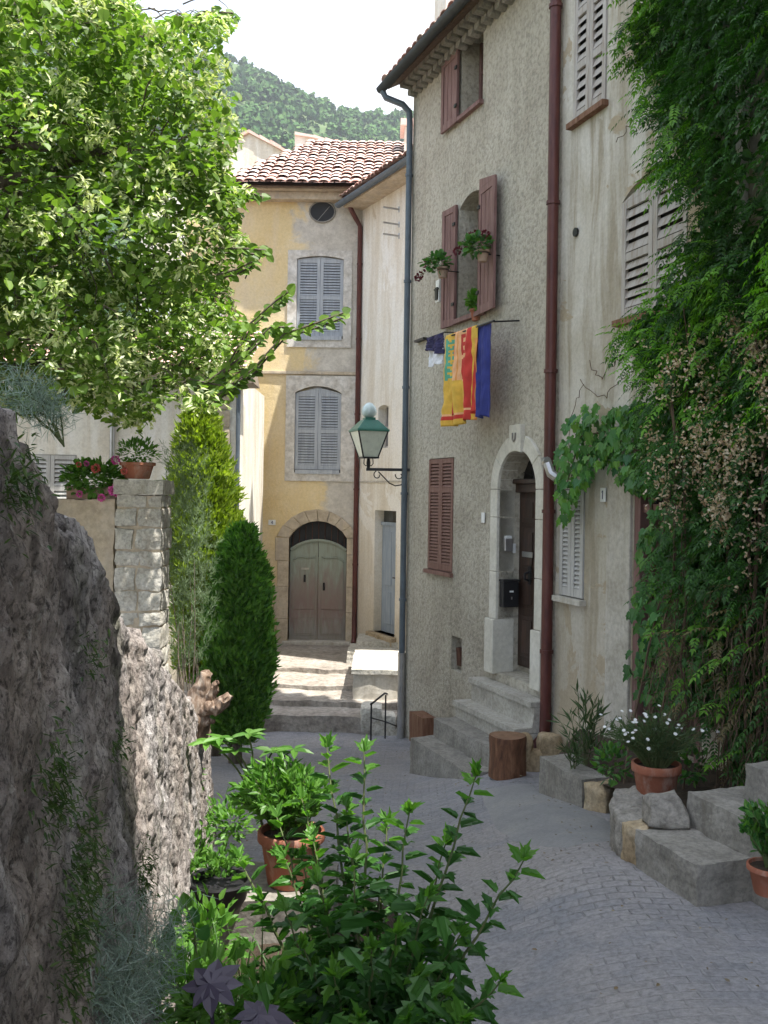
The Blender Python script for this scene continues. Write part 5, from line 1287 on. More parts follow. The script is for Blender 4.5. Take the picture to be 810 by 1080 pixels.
for k in range(16):
    a = rnd.uniform(0, 2*math.pi); z0 = 2.9+k*.28; st = TB+V((.35,-.25,z0)); el = rnd.uniform(-.05,.5)
    e = st+V((math.cos(a)*rnd.uniform(1.6,2.8), math.sin(a)*rnd.uniform(1.0,1.9), el*2.4))
    if k % 2 == 0: e = st+V((rnd.uniform(1.8,2.7), rnd.uniform(-1.3,1.0), el*2.2))
    ln = stemline(st, e, .25, 7, .06, rnd); limbs.append(ln)
    if all(inpoly(*proj(q), SIL) for q in ln[3:]): pass
    mb.tube(ln, [.085*(1-.8*i/7)+.006 for i in range(8)], 7)
mb.obj('limbs', M['bark'], Tt, smooth=True)
allp = [q for ln in limbs for q in ln[2:]]
leaves = MB(); br = MB()
def lime_spray(p, start, nl, spread):
    ln = stemline(start, p, rnd.uniform(.0,.12), 5, .03, rnd); tw.tube(ln, [.007,.006,.005,.004,.003,.002], 4, cap=False)
    for q in range(nl):
        c = p+V((rnd.gauss(0,spread), rnd.gauss(0,spread), rnd.gauss(0,spread*.6)))
        X, Yp = proj(c)
        if not inpoly(X, Yp, SIL): continue
        d = V((rnd.uniform(-1,1), rnd.uniform(-1,1), rnd.uniform(-.9,.25))).normalized(); nrm = (V((.1,-.25,1))+rv(rnd)*.5).normalized(); s_ = rnd.uniform(.045,.085)
        leaves.leaf(c, d, nrm, s_, s_*.92, 'round')
    if rnd.random() < .8:
        nb = rnd.randint(4, 12)
        for q in range(nb):
            c = p+V((rnd.gauss(0,spread*.95), rnd.gauss(0,spread*.95), rnd.gauss(.03,spread*.6)))
            if not inpoly(*proj(c), SIL): continue
            d = V((rnd.uniform(-1,1), rnd.uniform(-1,1), rnd.uniform(-.9,-.2))); br.leaf(c, d, rv(rnd), rnd.uniform(.06,.09), .024, 'narrow')
            for w_ in range(4):
                e = c+d.normalized()*.05+rv(rnd)*.022-V((0,0,.02)); br.leaf(e, rv(rnd), rv(rnd), .024, .02, 'narrow')
for p in clumps:
    st = min(allp, key=lambda q: (q-p).length_squared); s0 = st.lerp(p, max(0, 1-1.2/max(.01, (st-p).length))) if (st-p).length > 1.2 else st
    if (st-p).length > 1.2: tw.tube(stemline(st, s0, .1, 4, .04, rnd), [.016,.013,.011,.009,.007], 5, cap=False)
    lime_spray(p, p+(s0-p)*min(1, .38/max(.05, (s0-p).length))+rv(rnd)*.08, 66, .155)
    out_ = (p-cc); out_ = V((out_.x/rad.x, out_.y/rad.y, out_.z/rad.z))
    if out_.length > .45:
        od = (out_.normalized()+V((.35,-.75,.35))).normalized()
        for q in range(9):
            c = p+od*rnd.uniform(.10,.30)+rv(rnd)*rnd.uniform(.05,.24)
            if noise.noise(c*1.6) < -.12 or not inpoly(*proj(c), SIL): continue
            for w_ in range(8): br.leaf(c+rv(rnd)*.04, V((rnd.uniform(-1,1), rnd.uniform(-1,1), rnd.uniform(-.9,.1))), V((0,-.5,.8))+rv(rnd)*.6, rnd.uniform(.045,.075), .024, 'narrow')
# free hanging sprays on the right
def twig_leaves(pts_px, D_, n, sz):
    pts = [at(x, y, D_) for x, y in pts_px]; tw.tube(pts, [.008]*len(pts), 4, cap=False)
    for k in range(n):
        t = k/(n-1)*(len(pts)-1); i = min(int(t), len(pts)-2); q = pts[i].lerp(pts[i+1], t-i); dd = (pts[i+1]-pts[i]).normalized(); sd_ = 1 if k % 2 else -1
        leaves.leaf(q, (dd+V((0,rnd.uniform(-.5,.5),.6*sd_-.2))).normalized(), (V((0,-.7,.6))+rv(rnd)*.5), sz*rnd.uniform(.7,1.1), sz*.85, 'round')
for pp, n in (([(225,420),(262,395),(300,352),(330,342),(362,330)], 22), ([(235,395),(265,340),(290,318),(304,308)], 14), ([(215,405),(250,380),(285,345),(300,345)], 16), ([(230,262),(255,262),(281,264)], 9), ([(228,290),(250,284),(266,276)], 7), ([(190,30),(215,12),(246,14)], 9), ([(225,205),(250,200),(276,207)], 8), ([(200,400),(240,408),(272,386)], 16)):
    for z_ in range(2): twig_leaves([(x, y+z_*5) for x, y in pp], 7.7+.15*z_, n, .085)
leaves.obj('foliage', M['lf_lime'], Tt); br.obj('blossom', M['bract'], Tt); tw.obj('twigs', M['bark'], Tt)
# ------------------------------------------------------------------ jasmine and vine on the white house
rnd = random.Random(5)
JS_ = [(x+(13 if x < 760 else 0), y) for x, y in [(640,-60),(652,6),(640,30),(640,62),(672,80),(662,110),(688,150),(680,178),(706,205),(712,235),(690,262),(702,282),(668,310),(640,345),(634,366),(655,388),(672,430),(668,480),(690,520),(690,560),(672,600),(690,640),(672,700),(700,745),(735,770),(742,800),(760,822),(800,832),(1500,900),(1500,-60)]]
J = thing('climbing_jasmine', FW.pt(3.6, -2.2, .6), 'dense dark jasmine climber with dry blossoms covering the white house', 'climber')
jl = MB(); jbr = MB(); jy = MB(); jd = MB(); jt = MB(); jin = MB()
def spray(p, d, n, Ls, mb, wid=.4):
    up = V((0,0,1)); d = d.normalized(); q = p.copy(); pts = [q.copy()]
    sd_ = d.cross(up); sd_ = sd_.normalized() if sd_.length > .1 else V((1,0,0))
    for k in range(n):
        d = (d+V((0,0,-.11))).normalized(); q = q+d*Ls*.62; pts.append(q.copy())
        for s_ in (-1, 1):
            l = Ls*rnd.uniform(.8,1.25)*(1-.35*k/n); mb.leaf(q, (sd_*s_+d*.75+V((0,0,-.25))).normalized(), (sd_.cross(d)+rv(rnd)*.35), l, l*wid, 'narrow' if rnd.random() < .5 else 'ovate')
    mb.leaf(q, d, sd_.cross(d), Ls*1.3, Ls*.45, 'narrow')
def jdepth(u, z): return .55+.30*noise.noise(V((u*.8, z*.7, 1)))+.22*noise.noise(V((u*2.2, z*1.9, 6)))+.25*sstep(1.6, -.4, z)
cnt = 0
while cnt < 5600:
    u = rnd.uniform(1.0, 7.2); z = rnd.uniform(-2.3, 5.6)
    if u > 4.3 and rnd.random() < .55: continue
    o = jdepth(u, z)*(rnd.random()**.35)+.02; p = FW.pt(u, z, o); X, Yp = proj(p)
    if p.y < 2.5 or not inpoly(X, Yp, JS_): continue
    low = sstep(560, 700, Yp)
    if rnd.random() < low*.55: continue
    if 790 < X < 803 and 70 < Yp < 236 and rnd.random() < .8: continue
    cnt += 1
    d = (FW.n*rnd.uniform(.2,1.2)+FW.d*rnd.uniform(-1.1,.7)+V((0,0,rnd.uniform(-.9,.35)))).normalized()
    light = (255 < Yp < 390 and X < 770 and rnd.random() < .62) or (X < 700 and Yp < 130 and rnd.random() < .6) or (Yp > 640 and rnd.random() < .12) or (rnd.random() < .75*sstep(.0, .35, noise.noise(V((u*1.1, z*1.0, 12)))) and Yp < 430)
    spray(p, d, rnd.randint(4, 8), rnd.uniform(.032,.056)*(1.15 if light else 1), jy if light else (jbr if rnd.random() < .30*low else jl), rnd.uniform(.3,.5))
# inner layer of older leaves close to the wall
cnt = 0
while cnt < 24000:
    u = rnd.uniform(1.0, 7.2); z = rnd.uniform(-2.3, 5.6); o = rnd.uniform(.03, .30); p = FW.pt(u, z, o)
    if p.y < 2.5: continue
    X, Yp = proj(p)
    if not inpoly(X+16, Yp, JS_) or not inpoly(X-14, Yp, JS_): continue
    if 787 < X < 806 and 60 < Yp < 240: continue
    cnt += 1; jin.leaf(p, (V((0,0,-.8))+rv(rnd)), FW.n+rv(rnd)*.5, rnd.uniform(.07,.11), .055, 'ovate')
# dry blossom clusters
cnt = 0
BL = [(690,400),(720,370),(770,340),(830,330),(1100,330),(1100,600),(800,575),(760,560),(700,545),(685,470)]
while cnt < 420:
    u = rnd.uniform(1.5, 6.5); z = rnd.uniform(-.6, 1.3); p = FW.pt(u, z, jdepth(u, z)+rnd.uniform(-.03,.07)); X, Yp = proj(p)
    if not inpoly(X, Yp, BL) and not (rnd.random() < .03 and inpoly(X, Yp, JS_)): continue
    if noise.noise(V((u*2.2, z*2.2, 3))) < .0: continue
    cnt += 1
    for k in range(rnd.randint(6, 15)):
        c = p+V((rnd.gauss(0,.04), rnd.gauss(0,.04), rnd.gauss(0,.06)))
        for w_ in range(2): jd.leaf(c, rv(rnd), rv(rnd), rnd.uniform(.016,.032), .018, 'ovate')
# woody stems
for k in range(60):
    u = rnd.uniform(2.0, 5.8); z1 = rnd.uniform(-1.2, 1.5); o = rnd.uniform(.1, .85); b = FW.pt(u+rnd.uniform(-.5,.5), -2.25, rnd.uniform(.15,.7)); e = FW.pt(u, z1, o*.8)
    if not inpoly(*proj(e), JS_) or not inpoly(*proj(b.lerp(e,.3)), [(x-8 if x < 800 else x, y) for x, y in JS_]): continue
    pts = stemline(b, e, 0, 9, .055, rnd); jt.tube(pts, [rnd.uniform(.004,.011)]*10, 5, cap=False)
for k in range(900):
    u = rnd.uniform(1.8, 5.6); z = rnd.uniform(-2.1, -.6); p = FW.pt(u, z, jdepth(u, z)*rnd.uniform(.7,1.02))
    if not inpoly(*proj(p), JS_): continue
    e = p+V((rnd.uniform(-.12,.12), rnd.uniform(-.1,.1), -rnd.uniform(.15,.45))); jt.tube(stemline(p, e, 0, 4, .035, rnd), .0028, 3, cap=False)
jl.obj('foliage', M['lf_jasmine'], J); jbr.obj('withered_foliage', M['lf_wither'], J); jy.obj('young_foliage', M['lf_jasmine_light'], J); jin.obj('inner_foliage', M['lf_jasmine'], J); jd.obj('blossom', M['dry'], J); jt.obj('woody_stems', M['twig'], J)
# vine
J2 = thing('grape_vine', FW.pt(1.6, -2.4, .1), 'grape vine with broad blue green leaves arching over the small louvred shutter', 'climber')
vl = MB(); vt = MB()
PA = [(592,548),(588,512),(590,480),(600,440),(618,426),(655,428),(668,420),(720,440),(720,500),(700,520),(660,512),(640,488),(628,494),(612,520),(602,552)]
PB = [(700,520),(668,580),(680,600),(662,650),(672,668),(660,700),(676,735),(740,745),(760,560)]
for P_, n, omax in ((PA, 470, .34), (PB, 360, .5)):
    c_ = 0; xs = [p[0] for p in P_]; ysl = [p[1] for p in P_]
    while c_ < n:
        x, y = rnd.uniform(min(xs), max(xs)), rnd.uniform(min(ysl), max(ysl))
        if not inpoly(x, y, P_): continue
        o = rnd.uniform(.04, omax); u, z = FW.uz(x, y, o); p = FW.pt(u, z, o); c_ += 1; s_ = rnd.uniform(.07,.125)
        vl.leaf(p, (V((0,0,-1))+FW.n*.25+rv(rnd)*.55), (FW.n+V((0,-.2,.55))+rv(rnd)*.35), s_, s_*1.05, 'vine')
pts = [FW.pt(*FW.uz(690,800,.1), .1), FW.pt(*FW.uz(684,690,.12), .12), FW.pt(*FW.uz(690,560,.15), .15), FW.pt(*FW.uz(680,480,.15), .15), FW.pt(*FW.uz(640,455,.13), .13), FW.pt(*FW.uz(612,460,.12), .12), FW.pt(*FW.uz(598,510,.12), .12)]
vt.tube(pts, [.02,.018,.016,.014,.011,.008,.005], 6)
vl.obj('foliage', M['lf_vine'], J2); vt.obj('stem', M['twig'], J2)
# few dry tendrils on the plaster
mb = MB()
for k, pp in enumerate([[(662,395),(640,420),(612,400)],[(650,150),(672,128),(690,120)],[(616,405),(602,440),(600,520)],[(660,372),(635,400),(622,380)]]):
    q_ = [FW.pt(*FW.uz(x, y, .03), .03) for x, y in pp]; mb.tube(stemline(q_[0], q_[1], .03, 7, .022, rnd)+stemline(q_[1], q_[2], -.03, 7, .022, rnd)[1:], .004, 4)
mb.obj('tendrils', M['twig'], J)
# ------------------------------------------------------------------ conifers
def conifer(name, prof, D_, label, mat, n, ln, seed, wid=.012, depth=.8, jit=.05):
    """prof: (y_px, x_left, x_right) rows at distance D_"""
    r_ = random.Random(seed); mb = MB(); tk = MB()
    rows = [(at((a+b)/2, y, D_), (b-a)/2*D_/F_PX) for y, a, b in prof]
    zb = rows[-1][0].z; zt_ = rows[0][0].z; gb = gz(rows[-1][0].x, D_+.3)
    T = thing(name, (rows[-1][0].x, D_+.4, min(gb, zb)), label, 'tree')
    def at_z(z):
        for (p, r0), (q, r1) in zip(rows, rows[1:]):
            if q.z <= z <= p.z: t = (p.z-z)/(p.z-q.z); return p.x+(q.x-p.x)*t, r0+(r1-r0)*t
        return rows[-1][0].x, rows[-1][1]
    tk.tube([(rows[-1][0].x, D_+.4, gb-.2), (rows[-1][0].x, D_+.4, (zt_+zb)/2), (rows[0][0].x, D_+.4, zt_-.1)], [.09,.06,.01], 8); tk.obj('trunk', M['bark'], T)
    for k in range(n):
        z = zb+(zt_-zb)*(1-(1-r_.random())**.85) if True else 0; cx, rr = at_z(z); a = r_.uniform(0, 2*math.pi)
        ob = 1+.42*noise.noise(V((math.cos(a)*2.2, math.sin(a)*2.2, z*2.6+seed)))+.62*noise.noise(V((math.cos(a)*3.6, math.sin(a)*4.2, z*7+seed))); ob = min(1.06, ob*.93); k2 = (r_.random()**.28)
        rr = rr*k2*ob; x = cx+rr*math.cos(a); y = D_+.4+rr*depth*math.sin(a); base_ = V((x, y, z))
        dirn = V((math.cos(a)*.75, math.sin(a)*.75, 1.0+r_.uniform(-.3,.4))).normalized()
        for q in range(5):
            d = (dirn+rv(r_)*.6); mb.leaf(base_+rv(r_)*jit, d, V((math.cos(a), math.sin(a), .2))+rv(r_)*.6, ln*r_.uniform(.6,1.3), ln*wid*r_.uniform(.8,1.3)*10, 'narrow')
    mb.obj('foliage', M[mat], T); return T
conifer('golden_thuja', [(425,198,214),(450,184,226),(490,176,238),(540,172,247),(600,172,257),(660,176,261),(720,182,260)], 12.2, 'bright yellow green upright conifer between stone pier and white quoined house', 'lf_thuja', 6000, .105, 2, .035)
conifer('dark_conifer', [(560,244,258),(580,232,267),(620,220,277),(680,212,281),(725,208,280),(760,216,274),(788,224,262)], 11.6, 'dark green rounded conifer standing lowest beside the courtyard steps', 'lf_conifer', 7000, .10, 3, .04, .9, .06)
# ------------------------------------------------------------------ small plants
def bush(mb, c, r, n, size, rnd_, kind_='ovate', wid=.5, up=.5, shell=.5, stems=None, droop=0):
    for k in range(n):
        d = rv(rnd_); kk = shell+(1-shell)*rnd_.random(); p = V((c[0]+d.x*r[0]*kk, c[1]+d.y*r[1]*kk, c[2]+d.z*r[2]*kk)); s_ = size*rnd_.uniform(.65,1.25)
        mb.leaf(p, (d+V((0,0,up))+rv(rnd_)*.6), (V((0,0,1))+rv(rnd_)*.6), s_, s_*wid, kind_)
def pot(c, r, h, parent, mat='pot', name='pot'):
    mb = MB(); mb.lathe(c, [(r*.66,0),(r*.70,.01),(r*.90,h*.80),(r*.915,h*.81),(r*1.0,h*.815),(r*1.02,h*.83),(r*1.02,h*.98),(r*1.0,h),(r*.92,h),(r*.90,h*.93),(r*.89,h*.88)], 28)
    p = mb.obj(name, M[mat], parent, auto=40)
    mb = MB(); mb.lathe(c, [(r*.1,h*.88),(r*.885,h*.885)], 20); mb.f.append([len(mb.v)-20+k for k in range(20)]); mb.m.append(0)
    mb = MB(); n = 20; mb.add([(c[0],c[1],c[2]+h*.9)]+[(c[0]+r*.89*math.cos(2*math.pi*k/n), c[1]+r*.89*math.sin(2*math.pi*k/n), c[2]+h*.885) for k in range(n)], [(0,1+k,1+(k+1)%n) for k in range(n)])
    mb.obj('soil', M['soil'], parent); return p
def thin_bush(mb, base_, r_, n, H, spread, nl, ll, lw, tube_mb=None, kind_='narrow', lean=(0,0)):
    """stems fanning out of a base, with small leaves along them; returns the tips"""
    tips = []
    for k in range(n):
        a = r_.uniform(0, 2*math.pi); s_ = spread*math.sqrt(r_.random()); h = H*r_.uniform(.7,1.05)*(1-.35*(s_/spread)**2)
        tip = V(base_)+V((math.cos(a)*s_+lean[0], math.sin(a)*s_+lean[1], h)); ln = stemline(V(base_)+V((math.cos(a)*s_*.2, math.sin(a)*s_*.2, 0)), tip, .04, 5, .01, r_)
        if tube_mb is not None: tube_mb.tube(ln, [.004,.0035,.003,.003,.0025,.002], 3, cap=False)
        for q in range(nl):
            t = r_.uniform(.15,1)*5; i = min(int(t), 4); p = ln[i].lerp(ln[i+1], t-i); d = (ln[i+1]-ln[i]).normalized()+rv(r_)*.8
            l = ll*r_.uniform(.6,1.2); mb.leaf(p, d, rv(r_), l, l*lw, kind_)
        tips.append(tip)
    return tips
rnd = random.Random(21)
# big terracotta pot with daisies
pz = bz+.01; c = on_z(693, 848, pz); pr = 49/2*c.y/F_PX*1.04; c.y += pr*.2; pz = c.z; c.z -= .03
ph = 47*c.y/F_PX
T = thing('potted_daisies', c, 'large terracotta pot of white marguerite daisies at the planting bed edge', 'potted plant')
pot(c, pr, ph, T)
mb = MB(); st = MB(); tips = thin_bush(mb, c+V((0,0,ph*.9)), rnd, 150, .36, .34, 24, .045, .16, st, lean=(.0,0)); mb.obj('foliage', M['lf_dull'], T); st.obj('stems', M['stem'], T)
for k in range(44):
    fl = MB()
    p = rnd.choice(tips)+V((rnd.gauss(-.02,.04), rnd.gauss(-.05,.05), rnd.uniform(.0,.06))); ax = (V((-.1,-.55,.85))+rv(rnd)*.35).normalized(); s1 = ax.cross(V((0,1,0))).normalized(); s2 = ax.cross(s1)
    for q in range(9):
        a = 2*math.pi*q/9; fl.leaf(p, s1*math.cos(a)+s2*math.sin(a), ax, .014, .008, 'narrow')
    fl.obj('flower', M['fl_white'], T)
# oleander by the wall
c = on_z(612, 812, z+.0) if False else V(on_z(616, 806, -2.22)); T = thing('oleander', c, 'young oleander with narrow dark leaves growing beside the kerb block', 'plant')
mb = MB(); st = MB(); thin_bush(mb, c, rnd, 13, .62, .22, 17, .13, .13, st); mb.obj('foliage', M['lf_dull'], T); st.obj('stems', M['stem'], T)
c = V(on_z(604, 812, -2.24)); T = thing('oleander', c, 'lower drooping oleander shoot hanging over the kerb block', 'plant')
mb = MB(); st = MB(); thin_bush(mb, c, rnd, 6, .22, .16, 16, .11, .12, st, lean=(-.04,-.05)); mb.obj('foliage', M['lf_dull'], T); st.obj('stems', M['stem'], T)
# leafy weeds round the pot
for k, (x, y, n, r_, lb) in enumerate([(652, 815, 150, .12, 'leafy weeds left of the daisy pot'), (735, 815, 140, .13, 'leafy weeds between the daisy pot and the second step')]):
    c = on_z(x, y+14, bz+.02); c.y += .2; mb = MB(); bush(mb, c+V((0,0,.10)), (r_, r_, .13), n, .055, rnd, wid=.6); tag(mb.obj('weeds', M['lf_vine'], None), lb, 'plant')
# pot at the right edge
c = at(812, 942, 4.9); T = thing('potted_herb', c, 'terracotta pot of fresh green leaves cut by the right picture edge', 'potted plant')
pot(c, .11, .14, T); mb = MB(); st = MB(); thin_bush(mb, c+V((0,0,.12)), rnd, 34, .34, .13, 16, .05, .55, st, 'ovate', lean=(-.03,0)); mb.obj('foliage', M['lf_vine'], T); st.obj('stems', M['stem'], T)
# ------------------------------------------------------------------ window pots
def winpot(x, y, o, r, h, label, flw, mat='pot_pale', fol='lf_vine', lean=-.12, n=90, up=.02):
    u, z_ = FG.uz(x, y, o); c = FG.pt(u, z_, o); T = thing('potted_geranium' if flw else 'window_pot', c, label, 'potted plant'); pot(c, r, h, T, mat)
    if flw:
        mb = MB(); mb.tube([FG.pt(u, z_+h*.7, 0), FG.pt(u, z_+h*.7, o-r*.9)], .008, 5); mb.tube([c+V((math.cos(a)*r*1.03, math.sin(a)*r*1.03, h*.72)) for a in [k*math.pi/8 for k in range(17)]], .005, 4, cap=False); mb.obj('hook', M['black'], T)
    mb = MB(); cc_ = c+V((lean*.7, 0, h+.03+up)); bush(mb, cc_, (.17 if flw else .12, .12, .12 if flw else .14), int(n*1.5), .065, rnd, 'round', .9, .2); mb.obj('foliage', M[fol], T)
    if flw:
        st = MB()
        for q in flw:
            mb = MB(); p = FG.pt(*FG.uz(q[0], q[1], o), o); st.tube(stemline(c+V((0,0,h)), p, .03, 4), .003, 3, cap=False)
            for w_ in range(40): d = rv(rnd); mb.leaf(p+d*.028, d, rv(rnd), .03, .026, 'ovate')
            mb.obj('flower', M['fl_dark'], T)
        st.obj('stems', M['stem'], T)
winpot(467, 293, .22, .075, .13, 'hanging pot of dark red geraniums on the outer, left shutter', [(441,293),(451,275),(450,283),(462,270),(443,290),(459,276)])
winpot(509, 276, .22, .075, .13, 'hanging pot of dark red geraniums before the window opening', [(482,265),(497,249),(494,257),(502,247),(512,247),(488,260)])
winpot(503.5, 338.5, .0, .095, .14, 'red terracotta pot with bright green herb standing on the window sill', None, 'pot', 'lf_bright', .0, 150, .06)
# ------------------------------------------------------------------ pier and parapet plants
D_ = 9.15; c = at(145, 505, D_); T = thing('potted_succulent', c, 'wide terracotta bowl of trailing grey green leaves on top of the stone pier', 'potted plant')
pot(c, .16, .15, T); mb = MB(); bush(mb, c+V((0,0,.24)), (.20,.16,.13), 420, .05, rnd, 'ovate', .4); mb.obj('foliage', M['lf_bright'], T)
c = at(102, 527, D_+.1); T = thing('geranium_trough', c, 'trough of pink and red geraniums on the parapet beside the stone pier', 'potted plant')
mb = MB(); mb.box(c.x-.26, c.x+.20, c.y-.08, c.y+.1, c.z, c.z+.12); mb.obj('trough', M['pot_pale'], T, bevel=.01)
mb = MB(); bush(mb, c+V((-.02,-.04,.20)), (.30,.17,.17), 720, .055, rnd, 'round', .9, .3, .45); mb.obj('foliage', M['lf_bright'], T)
mb = MB(); mr = MB()
for x, y, m_, s_ in ((121,517,mb,.055),(107,525,mb,.035),(122,485,mb,.04),(84,521,mb,.03),(101,494,mr,.04),(91,489,mb,.025),(131,497,mr,.03),(83,490,mr,.025)):
    p = at(x, y, D_-.12)
    fm_ = MB()
    for w_ in range(60): d = rv(rnd); fm_.leaf(p+d*s_*.6, d, rv(rnd), s_*.6, s_*.5, 'ovate')
    fm_.obj('flower', M['fl_pink' if m_ is mb else 'fl_red'], T)
# grey green feathery shrub behind the wall end
c = V((at(195, 700, 9.6).x, 9.9, gz(-2, 9.9))); T = thing('rosemary_bush', c, 'tall feathery grey green bush right of the stone pier', 'shrub')
mb = MB(); st = MB(); r_ = random.Random(9)
RP = [(172,478),(200,468),(218,500),(226,560),(226,640),(218,700),(176,716),(173,600)]
k = 0
while k < 620:
    p = c+V((r_.gauss(-.08,.22), r_.gauss(0,.18), r_.uniform(.2,3.4)))
    if not inpoly(*proj(p), RP): continue
    k += 1
    e = p+V((r_.uniform(-.12,.12), r_.uniform(-.1,.1), r_.uniform(.05,.22)))
    for q in range(14): t = r_.random(); mb.leaf(p.lerp(e, t), (e-p).normalized()+rv(r_)*.75, rv(r_), r_.uniform(.04,.08), .005, 'narrow')
for k in range(12):
    a = r_.uniform(0, 6.28); e = c+V((r_.gauss(-.08,.12), r_.gauss(0,.12), r_.uniform(1.2,2.4))); st.tube(stemline(c+V((math.cos(a)*.06, math.sin(a)*.06, -.1)), e, 0, 6, .03, r_), [.014,.012,.01,.008,.006,.005,.003], 4, cap=False)
mb.obj('foliage', M['lf_grey'], T); st.obj('stems', M['twig_grey'], T)
# ------------------------------------------------------------------ foreground bed
mb = MB(); xs_ = lin(-.95, .18, 24); ys_ = lin(2.2, 6.2, 60); b = 0
for y in ys_:
    for x in xs_:
        e = sstep(.18, -.05, x)*sstep(6.2, 5.9, y); mb.v.append((x, y, gn(x, y)-.02+.11*e+.03*e*noise.noise(V((x*5, y*5, 0)))))
for j in range(60):
    for i in range(24): mb.f.append([j*25+i, j*25+i+1, (j+1)*25+i+1, (j+1)*25+i]); mb.m.append(0)
kind(mb.obj('garden_bed', M['soil'], None, smooth=True), 'structure')
# hibiscus
rnd = random.Random(33)
B = V((-.02, 3.15, gz(0, 3.15)+.05)); T = thing('hibiscus_shrub', B, 'tall leafy hibiscus shrub with toothed leaves in the near foreground', 'shrub')
lf = MB(); ly = MB(); st = MB()
tips = [(345,788,3.5),(384,793,3.35),(318,842,3.5),(432,856,3.25),(502,818,3.1),(552,908,2.95),(470,890,3.2),(528,1035,2.8),(408,868,3.45),(372,905,3.2),(335,930,3.1),(452,945,3.0),(486,985,3.0),(300,905,3.3),(418,985,2.9),(392,1000,2.8),(352,1030,2.8),(470,1050,2.8),(440,1030,2.9),(320,1000,2.9),(400,940,3.3),(365,850,3.4),(430,1075,2.7),(380,1075,2.7),(490,1075,2.7),(300,960,3.0),(252,905,3.4),(275,950,3.3),(262,1000,3.2),(330,885,3.4),(345,960,3.2),(292,862,3.6),(318,905,3.5),(455,1000,3.1)]
for k, (x, y, d_) in enumerate(tips):
    tip = at(x, y, d_); L0 = (tip-B).length; mid = B.lerp(tip, .5)+V((0,0,.10*L0)); n = 14
    ln = []
    for i in range(n+1):
        t = i/n; ln.append(B*(1-t)**2+mid*(2*t*(1-t))+tip*t*t+(rv(rnd)*.006 if 0 < i < n else V((0,0,0))))
    st.tube(ln, [.009*(1-t/n*.75) for t in range(n+1)], 5, cap=False)
    m_ = int(L0*27)
    for q in range(m_):
        t = (.27+.73*q/m_)*n; i = min(int(t), n-1); p = ln[i].lerp(ln[i+1], t-i); dd = (ln[i+1]-ln[i]).normalized(); a = q*2.4+k
        s1 = dd.cross(V((0,1,.1))).normalized(); s2 = dd.cross(s1); out = s1*math.cos(a)+s2*math.sin(a); d = (out*.95+dd*.55+V((0,0,-.1))).normalized()
        s_ = rnd.uniform(.075,.120)*(1-.38*(q/m_)); young = q/m_ > .88
        (ly if young else lf).leaf(p+d*.012, d, (dd*.6+V((0,0,1))+rv(rnd)*.3), s_, s_*.80, 'lobed', curl=.22)
    for q in range(5): (ly).leaf(tip, ((ln[-1]-ln[-2]).normalized()+rv(rnd)*.7), V((0,-.4,1))+rv(rnd)*.4, rnd.uniform(.045,.07), .036, 'lobed')
# dense lower part
for k in range(190):
    p = V((rnd.gauss(-.04,.20), 3.0+rnd.gauss(0,.17), rnd.uniform(-2.0,-1.25))); X, Yp = proj(p)
    if X > 520-(1080-Yp)*.1 or X < 270 or Yp < 930: continue
    d = V((rnd.uniform(-1,1), rnd.uniform(-1,.3), rnd.uniform(-.6,.4))); s_ = rnd.uniform(.08,.125); lf.leaf(p, d, V((0,-.3,1))+rv(rnd)*.4, s_, s_*.75, 'lobed', curl=.18)
lf.obj('foliage', M['lf_hib'], T); ly.obj('young_leaves', M['lf_hib_young'], T); st.obj('stems', M['stem'], T)
# basil like plant in the terracotta pot
rim = at(304, 887, 5.1); c = V((rim.x, 5.1+.17, rim.z-.28)); T = thing('potted_basil', c, 'terracotta pot of bushy fresh green herb behind the hibiscus', 'potted plant')
pot(c, .175, .28, T); mb = MB(); st = MB()
thin_bush(mb, c+V((0,0,.25)), rnd, 110, .40, .25, 22, .06, .42, st, 'ovate', lean=(-.05,0)); mb.obj('foliage', M['lf_bright'], T); st.obj('stems', M['stem'], T)
# stand for it
mb = MB(); P = [V((c.x-.5, c.y-.25, 0)), V((c.x+.24, c.y-.22, 0)), V((c.x+.24, c.y+.3, 0)), V((c.x-.55, c.y+.3, 0))]
mb.rough([V((p.x,p.y,gz(p.x,p.y)-.1)) for p in P]+[V((p.x,p.y,c.z)) for p in P], 10, .012, 5, seed=3)
tag(mb.obj('stone_block', M['concrete'], None), 'pale stone block carrying the terracotta pot near the rubble wall', 'stone block')
cb = at(232, 921, 4.95); cb.z = c.z
T = thing('dark_bowl', V((cb.x, cb.y, c.z)), 'shallow dark plastic planter on the pale stone block by the wall', 'planter')
mb = MB(); mb.lathe((cb.x, cb.y, c.z), [(.10,0),(.13,.04),(.155,.13),(.165,.135),(.16,.145),(.14,.14),(.13,.10)], 20); mb.obj('bowl', M['black'], T, auto=40)
mb = MB(); thin_bush(mb, (cb.x, cb.y, c.z+.11), rnd, 26, .17, .15, 10, .04, .5, None, 'ovate'); mb.obj('foliage', M['lf_bright'], T)
# fatsia like leafy stem above the pot
c0 = V((c.x-.05, c.y+.25, gz(c.x, c.y)));
T = thing('leafy_seedling', c0, 'tall bright stem with spreading leaves rising left of the hibiscus tips', 'plant')
mb = MB(); st = MB()
for (x, y) in ((232,778),(262,774),(288,792),(310,790),(248,792),(218,782),(275,808)):
    tp = at(x, y, c0.y-.1); st.tube(stemline(at(272, 850, c0.y), tp, .06, 5), .005, 4, cap=False)
    for q in range(8): a = q*.8; mb.leaf(tp, V((math.cos(a), math.sin(a)*.7, rnd.uniform(-.2,.25))), V((0,-.2,1))+rv(rnd)*.2, rnd.uniform(.08,.13), .042, 'ovate')
st.tube([c0, at(272, 850, c0.y)], .008, 5); mb.obj('foliage', M['lf_bright'], T); st.obj('stems', M['stem'], T)
